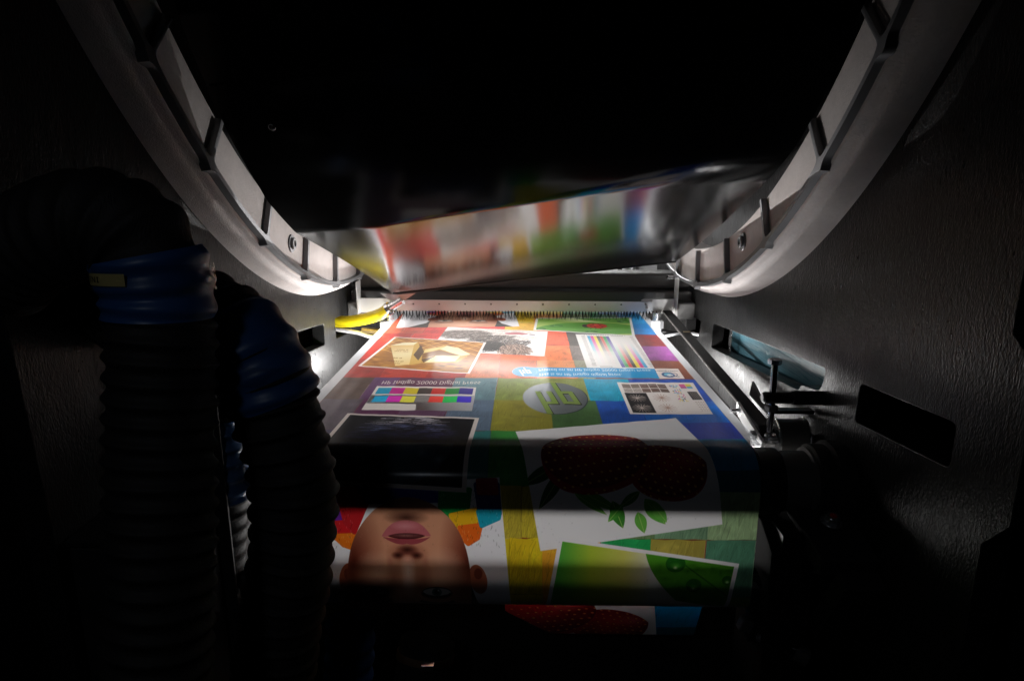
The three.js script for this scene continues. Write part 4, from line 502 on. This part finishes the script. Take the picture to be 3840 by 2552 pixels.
{ const t = thing('belt_tensioner', 'bright aluminium tensioner arm with bolts beside the belt end', 'tensioner', [0.42, -0.04, -1.22]);
  part('arm_plate', box(0.006, 0.024, 0.150, 0.4275, -0.0215, -1.166, 0.0015, [0.16, 0, 0]), M.alu, t);
  part('guard', box(0.004, 0.034, 0.11, 0.4645, 0.001, -1.225, 0.001, [0.3, 0, 0]), M.black, t);
  part('pin', rod(0.0048, 0.016, V(-1, 0, 0), 0.4245, -0.0115, -1.222), M.steel, t); part('washer', rod(0.0095, 0.002, V(-1, 0, 0), 0.4245, -0.0115, -1.222, 0.0004), M.zinc, t);
  part('hex_nut', hexnut(0.0098, 0.006, V(-1, 0, 0), 0.4245, -0.0235, -1.128, 0.3), M.zinc, t); part('stud', thread(0.0044, 0.022, 0.0012, V(-1, 0, 0), 0.4245, -0.0235, -1.128), M.steel, t);
  const cl = part('clevis', hexnut(0.0165, 0.036, Y1, 0.4465, -0.064, -1.112, 0.25), M.alu, t); part('collar_nut', sharp(lathe([[0.0001, 0], [0.0085, 0], [0.011, 0.004], [0.011, 0.009], [0.0085, 0.0125], [0.0001, 0.0125]], 24, Y1, 0.4465, -0.0275, -1.112), 30), M.zinc, cl); }
{ const s = thing('adjusting_screw', 'long upright threaded hex bolt held by the black arm', 'bolt', [0.444, 0.05, -1.125]);
  part('threaded_rod', thread(0.0061, 0.126, 0.0016, V(-0.01, 1, 0), 0.4463, -0.0145, -1.118), M.steel, s);
  part('hex_head', hexnut(0.0118, 0.0075, Y1, 0.4445, 0.1105, -1.118, 0.2), M.zinc, s); part('lock_nut', hexnut(0.0115, 0.0085, Y1, 0.4455, 0.026, -1.118, 0.4), M.dark, s); }
{ const a = thing('support_arm', 'black round arm from the right wall holding the long bolt', 'arm', [0.48, 0.05, -1.12]);
  part('rod', rod(0.0105, 0.052, X1, 0.430, 0.0495, -1.118), M.black, a); part('thick_end', rod(0.0125, 0.052, X1, 0.4785, 0.0495, -1.118), M.matt, a); part('end_cap', rod(0.0085, 0.003, V(-1, 0, 0), 0.4308, 0.0495, -1.118), M.dark, a); part('rail', box(0.07, 0.006, 0.02, 0.492, 0.018, -1.14, 0.001), M.black, a); }
{ const b = thing('roller_bracket', 'black cast bracket carrying the upper roller shaft on the right', 'bracket', [0.47, -0.25, -0.98]);
  const s = new THREE.Shape(); s.moveTo(-1.06, -0.115); s.lineTo(-0.985, -0.115); s.lineTo(-0.93, -0.14); s.lineTo(-0.93, -0.40); s.lineTo(-1.06, -0.44); s.closePath(); const hh = new THREE.Path(); hh.absellipse(-0.985, -0.215, 0.032, 0.014, 0, Math.PI * 2); s.holes.push(hh);
  const gg = new THREE.ExtrudeGeometry(s, { depth: 0.063, bevelEnabled: true, bevelSize: 0.002, bevelThickness: 0.002, bevelSegments: 2 }); gg.rotateY(-Math.PI / 2); gg.translate(0.460, 0, 0); part('body', gg, M.paint, b);
  part('blocking_plate', box(0.098, 0.26, 0.012, 0.48, -0.235, -1.075, 0.002), M.matt, b); part('post', box(0.075, 0.36, 0.05, 0.4895, -0.53, -1.05, 0.004), M.matt, b); part('shelf', box(0.085, 0.03, 0.15, 0.487, -0.112, -0.95, 0.003, [0.25, 0, 0]), M.matt, b); part('cheek', box(0.06, 0.16, 0.03, 0.50, -0.21, -0.9, 0.003, [0.5, 0, 0]), M.matt, b); part('block', box(0.03, 0.026, 0.05, 0.425, -0.122, -0.955, 0.002), M.black, b); }  // thin upright plate added to block light; post also shields the right wall
{ const b = thing('hex_bolt', 'zinc hex bolt with red paint dot on the black bracket', 'bolt', [0.487, -0.09, -0.945]);
  part('washer', rod(0.016, 0.0025, V(0.05, 1, 0.25), 0.487, -0.0935, -0.945, 0.0005), M.zinc, b); part('head', hexnut(0.0112, 0.009, V(0.05, 1, 0.25), 0.4872, -0.091, -0.9445, 0.3), M.zinc, b); part('paint_dot', rod(0.0055, 0.0006, V(0.05, 1, 0.25), 0.4878, -0.0808, -0.9418, 0.0001), M.red, b, 'red paint mark'); }
{ const b = thing('air_cylinder', 'small steel pneumatic cylinder low on the right', 'cylinder', [0.43, -0.31, -0.95]);
  const d = V(0.84, -0.34, 0.30).normalize(); const at = (t) => [0.392 + d.x * t, -0.293 + d.y * t, -0.955 + d.z * t];
  part('clevis', box(0.02, 0.022, 0.018, ...at(-0.018), 0.003, [0, 0, -0.35]), M.dark, b); part('rod', rod(0.005, 0.02, d, ...at(-0.012)), M.steel, b); part('front_cap', rod(0.0145, 0.016, d, ...at(0.006), 0.002), M.zinc, b); part('barrel', rod(0.0125, 0.042, d, ...at(0.022)), M.steel, b); part('rear_cap', rod(0.0145, 0.022, d, ...at(0.064), 0.002), M.dark, b); part('hanger', box(0.012, 0.10, 0.02, 0.388, -0.27, -0.97, 0.002), M.black, b); }
{ const d = thing('added_dark_box', 'added black box darkening the lower left wall behind the hoses', 'box', [-0.485, -0.7, -0.85]); part('body', box(0.056, 0.70, 0.25, -0.5015, -0.355, -0.83, 0.006), M.matt, d); part('flange', box(0.060, 0.008, 0.256, -0.4995, -0.001, -0.83, 0.002), M.black, d); part('back_plate', box(0.074, 0.90, 0.006, -0.4925, -0.25, -0.962, 0.002), M.matt, d); }  // added box hides the lit wall; its tall back plate blocks lamp light
// wall slot contents
{ const g = thing('slot_panel', 'blue painted panel seen through the long right wall slot', 'panel', [0.6, 0.04, -1.45]); part('plate', box(0.004, 0.30, 0.66, 0.585, 0.03, -1.42, 0.001), M.teal, g); part('upright', box(0.03, 0.2, 0.02, 0.575, 0.03, -1.745, 0.003), M.steel, g); }
{ const g = thing('cable_bundle', 'green and orange cables inside the left wall slot', 'cables', [-0.56, 0.02, -1.65]);
  part('green_cable', tube([[-0.60, -0.15, -1.5], [-0.575, -0.02, -1.56], [-0.565, 0.03, -1.63], [-0.60, 0.07, -1.67]], 0.005, 40, 12), M.green, g); part('green_cable', tube([[-0.58, -0.12, -1.5], [-0.57, -0.02, -1.59], [-0.575, 0.0, -1.68], [-0.62, 0.0, -1.74]], 0.0045, 40, 12), M.green, g); part('orange_cable', tube([[-0.60, -0.12, -1.48], [-0.58, 0.01, -1.57], [-0.585, 0.05, -1.62], [-0.62, 0.08, -1.66]], 0.005, 40, 12), M.orange, g); part('orange_cable', tube([[-0.58, -0.14, -1.53], [-0.575, -0.01, -1.62], [-0.59, 0.02, -1.69], [-0.63, 0.03, -1.72]], 0.0045, 40, 12), M.orange, g); }
// fittings under the brush ends
{ const f = thing('pipe_fitting', 'white hexagonal pipe fitting under the right end of the brush bar', 'fitting', [0.415, 0, -2.0], 'pipe fittings under the brush');
  part('neck', rod(0.0125, 0.024, Y1, 0.412, 0.006, -1.985), M.zinc, f); part('hex_nut', hexnut(0.0185, 0.022, Y1, 0.4145, -0.018, -1.985, 0.25), M.white, f); part('tip', rod(0.0095, 0.03, Y1, 0.418, -0.046, -1.985), M.white, f);
  part('loop_cable', tube([[0.43, -0.045, -1.985], [0.455, -0.036, -1.97], [0.50, -0.026, -1.95], [0.56, -0.035, -1.95]], 0.0048, 30, 12), M.white, f, 'white cable looping into the wall slot'); part('dark_cable', tube([[0.425, -0.03, -2.0], [0.47, -0.034, -1.985], [0.52, -0.042, -1.97], [0.57, -0.05, -1.965]], 0.006, 30, 12), M.black, f); }
{ const f = thing('pipe_fitting', 'grey pipe fitting with brown pipe below the yellow hose', 'fitting', [-0.42, 0, -2.0], 'pipe fittings under the brush');
  part('neck', rod(0.0125, 0.024, Y1, -0.4, 0.0, -2.0), M.zinc, f); part('hex_nut', hexnut(0.0175, 0.02, Y1, -0.412, -0.024, -1.99, 0.1), M.white, f); part('elbow', rod(0.013, 0.03, Y1, -0.408, -0.055, -1.99), M.white, f); part('brown_pipe', rod(0.0095, 0.07, V(-1, 0.1, 0.05), -0.415, -0.034, -1.985), M.brass, f, 'short brownish pipe'); part('grey_tube', tube([[-0.60, -0.005, -1.93], [-0.53, -0.014, -1.92], [-0.48, -0.022, -1.92], [-0.44, -0.035, -1.925], [-0.405, -0.03, -1.94]], 0.006, 40, 14), M.sheet, f); }
// rear bay details seen above the beam
{ const f = thing('sensor_unit', 'round lens and black blocks in the bright bay behind the beam', 'sensor', [0.3, 0.2, -2.5]);
  part('back_plate', box(0.5, 0.5, 0.01, 0.28, 0.2, -2.62, 0.002), M.white, f); part('lens', along(new THREE.TorusGeometry(0.03, 0.003, 10, 40), V(0, 1, 0.2), 0.28, 0.15, -2.45), M.steel, f); part('block', box(0.03, 0.12, 0.03, 0.36, 0.14, -2.5, 0.003), M.black, f); part('column', rod(0.03, 0.5, Y1, 0.42, -0.1, -2.56), M.zinc, f); part('block', box(0.05, 0.05, 0.04, 0.49, 0.145, -2.45, 0.003), M.black, f); part('disc', along(new THREE.TorusGeometry(0.02, 0.005, 10, 32), Y1, 0.455, 0.20, -2.48), M.brass, f); part('slot_mark', box(0.014, 0.05, 0.006, 0.452, 0.15, -2.52, 0.003), M.black, f);
  part('shelf', box(0.3, 0.004, 0.16, 0.2, 0.10, -2.5, 0.001), M.white, f); }

// ================================================================ UNSEEN LAMPS
const bulbMat = new THREE.MeshStandardMaterial({ color: 0xffffff, emissive: lin(1, 0.98, 0.95), emissiveIntensity: 3 });
function pointLamp(name, label, cfg, baseY, r) {
  const [x, y, z] = cfg.at; const g = thing(name, label, 'lamp', [x, baseY, z]);
  part('bulb', along(new THREE.SphereGeometry(r, 24, 16), Y1, x, y, z), bulbMat, g); part('stem', rod(0.008, y - r - baseY, Y1, x, baseY, z), M.black, g); part('base', rod(0.05, 0.012, Y1, x, baseY, z), M.black, g);
  const l = new THREE.PointLight(lin(1, 0.985, 0.97), cfg.power, 0, 2); l.position.set(0, y - baseY, 0); l.castShadow = true; l.shadow.radius = r / 0.02; g.add(l); return g;
}
{ const [x, y, z] = LAMPS.under.at; const g = thing('unseen_light_panel', 'unseen square light panel on the floor lighting the film from below', 'lamp', [x, -0.705, z]); part('diffuser', box(0.5, 0.004, 0.5, x, y - 0.004, z, 0.001), bulbMat, g); part('tray', box(0.52, 0.226, 0.52, x, y - 0.1205, z, 0.004), M.black, g);
  const l = new THREE.RectAreaLight(lin(1, 0.985, 0.97), LAMPS.under.power, 0.49, 0.49); l.position.set(0, y + 0.001 + 0.705, 0); g.add(l); l.rotation.x = Math.PI / 2; }
for (const [sx, cfg, text] of [[1, LAMPS.edgeRight, 'unseen long strip lamp below the right film edge lighting the slotted wall'], [-1, LAMPS.edgeLeft, 'unseen strip lamp below the left film edge lighting the hose wall'], [1, LAMPS.edgeNear, 'unseen very short strip lamp below the film lighting the belt pulley']]) { const [x, y, z] = [Math.abs(cfg.at[0]), cfg.at[1], cfg.at[2]]; const g = thing('unseen_edge_lamp', text, 'lamp', [sx * x, y, z]);
  const n = V(sx * 0.93, 0.37, 0).normalize(); const L = cfg.length; const put = (w, h, d, off) => { const q = box(w, h, d, 0, 0, 0, 0.001); q.rotateZ(Math.atan2(n.y, n.x)); q.translate(sx * x + n.x * off, y + n.y * off, z); return q; };
  part('diffuser', put(0.003, 0.038, L, 0), bulbMat, g); part('housing', put(0.014, 0.046, L + 0.01, -0.0092), M.black, g); part('bracket', box(0.02, 0.012, 0.03, sx * (x - 0.016), y - 0.012, z - L * 0.4, 0.001), M.black, g); part('crossbar', box(0.36, 0.012, 0.02, sx * 0.185, y - 0.02, z - L * 0.4, 0.001), M.black, g);
  const l = new THREE.RectAreaLight(lin(1, 0.985, 0.97), cfg.power, L - 0.01, 0.036); l.position.set(n.x * 0.003, n.y * 0.003, 0); g.add(l); l.lookAt(sx * x + n.x, y + n.y, z); }
{ const g = thing('unseen_strip_lamp', 'unseen strip lamp behind the tray edge lighting the far film', 'lamp', LAMPS.strip.at); const [x, y, z] = LAMPS.strip.at;
  const tilt = V(-0.06, -0.42, 0.9).normalize(), run = V(1, 0.1165, 0).addScaledVector(tilt, -V(1, 0.1165, 0).dot(tilt)).normalize(), side = V().crossVectors(run, tilt);
  const basis = new THREE.Matrix4().makeBasis(run, tilt, side.negate().multiplyScalar(-1)); const L = 0.36;
  const put = (w, h, d, off) => { const q = box(w, h, d, 0, 0, 0, 0.001); q.applyMatrix4(basis); q.translate(x + tilt.x * off, y + tilt.y * off, z + tilt.z * off); return q; };
  part('diffuser', put(L, 0.003, 0.020, 0), bulbMat, g); part('housing', put(L + 0.008, 0.008, 0.024, -0.0062), M.black, g); part('hanger', box(0.008, 0.006, 0.11, x, y + 0.013, z - 0.057, 0.001), M.black, g);
  const l = new THREE.RectAreaLight(lin(1, 0.98, 0.96), LAMPS.strip.power, L - 0.004, 0.019); g.add(l); const zax = tilt.clone().negate(), yax = new THREE.Vector3().crossVectors(zax, run); l.quaternion.setFromRotationMatrix(new THREE.Matrix4().makeBasis(run, yax, zax)); l.position.copy(tilt).multiplyScalar(0.003); }
LAMPS.spots.forEach((cfg, i) => { const [x, y, z] = cfg.at; const g = thing('unseen_spot_lamp', i ? 'small unseen spot lamp behind the right tray edge lighting the left ring' : 'small unseen spot lamp behind the left tray edge lighting the right ring', 'lamp', [x, y, z]); const d = V(...cfg.to).sub(V(x, y, z)).normalize();
  part('lens', rod(0.0075, 0.002, d, x - d.x * 0.003, y - d.y * 0.003, z - d.z * 0.003, 0.0003, 24), bulbMat, g); part('body', rod(0.009, 0.03, d, x - d.x * 0.0335, y - d.y * 0.0335, z - d.z * 0.0335, 0.001, 24), M.black, g);
  const l = new THREE.SpotLight(lin(1, 0.97, 0.95), cfg.power, 0, rad(30), 1, 2); l.position.copy(d).multiplyScalar(0.002); l.target.position.copy(d); g.add(l); g.add(l.target); l.castShadow = true; l.shadow.radius = 0.4; });
pointLamp('unseen_bay_lamp', 'unseen bulb lighting the bay behind the beam', LAMPS.back, -0.705, 0.02);

{ const [x, y, z] = LAMPS.frontFill.at; const g = thing('unseen_fill_lamp', 'dim fill lamp out of view behind the camera lighting the hoses', 'lamp', [x, y, z]); part('shade', along(sharp(new THREE.LatheGeometry([[0.03, 0.16], [0.15, 0.02], [0.155, 0.02], [0.034, 0.165]].map((p) => new THREE.Vector2(...p)), 40), 40), Y1, x, y - 0.06, z), M.dark, g); part('bulb', along(new THREE.SphereGeometry(0.05, 20, 14), Y1, x, y, z), new THREE.MeshStandardMaterial({ color: 0xffffff, emissive: lin(1, 1, 1), emissiveIntensity: 0.05 }), g); const l = new THREE.PointLight(lin(0.8, 0.88, 1), LAMPS.frontFill.power, 0, 2); l.castShadow = true; l.shadow.radius = 2.4; g.add(l); }
scene.traverse((o) => { if (o.isMesh) { o.castShadow = true; o.receiveShadow = true; } });
renderer.render(scene, camera);
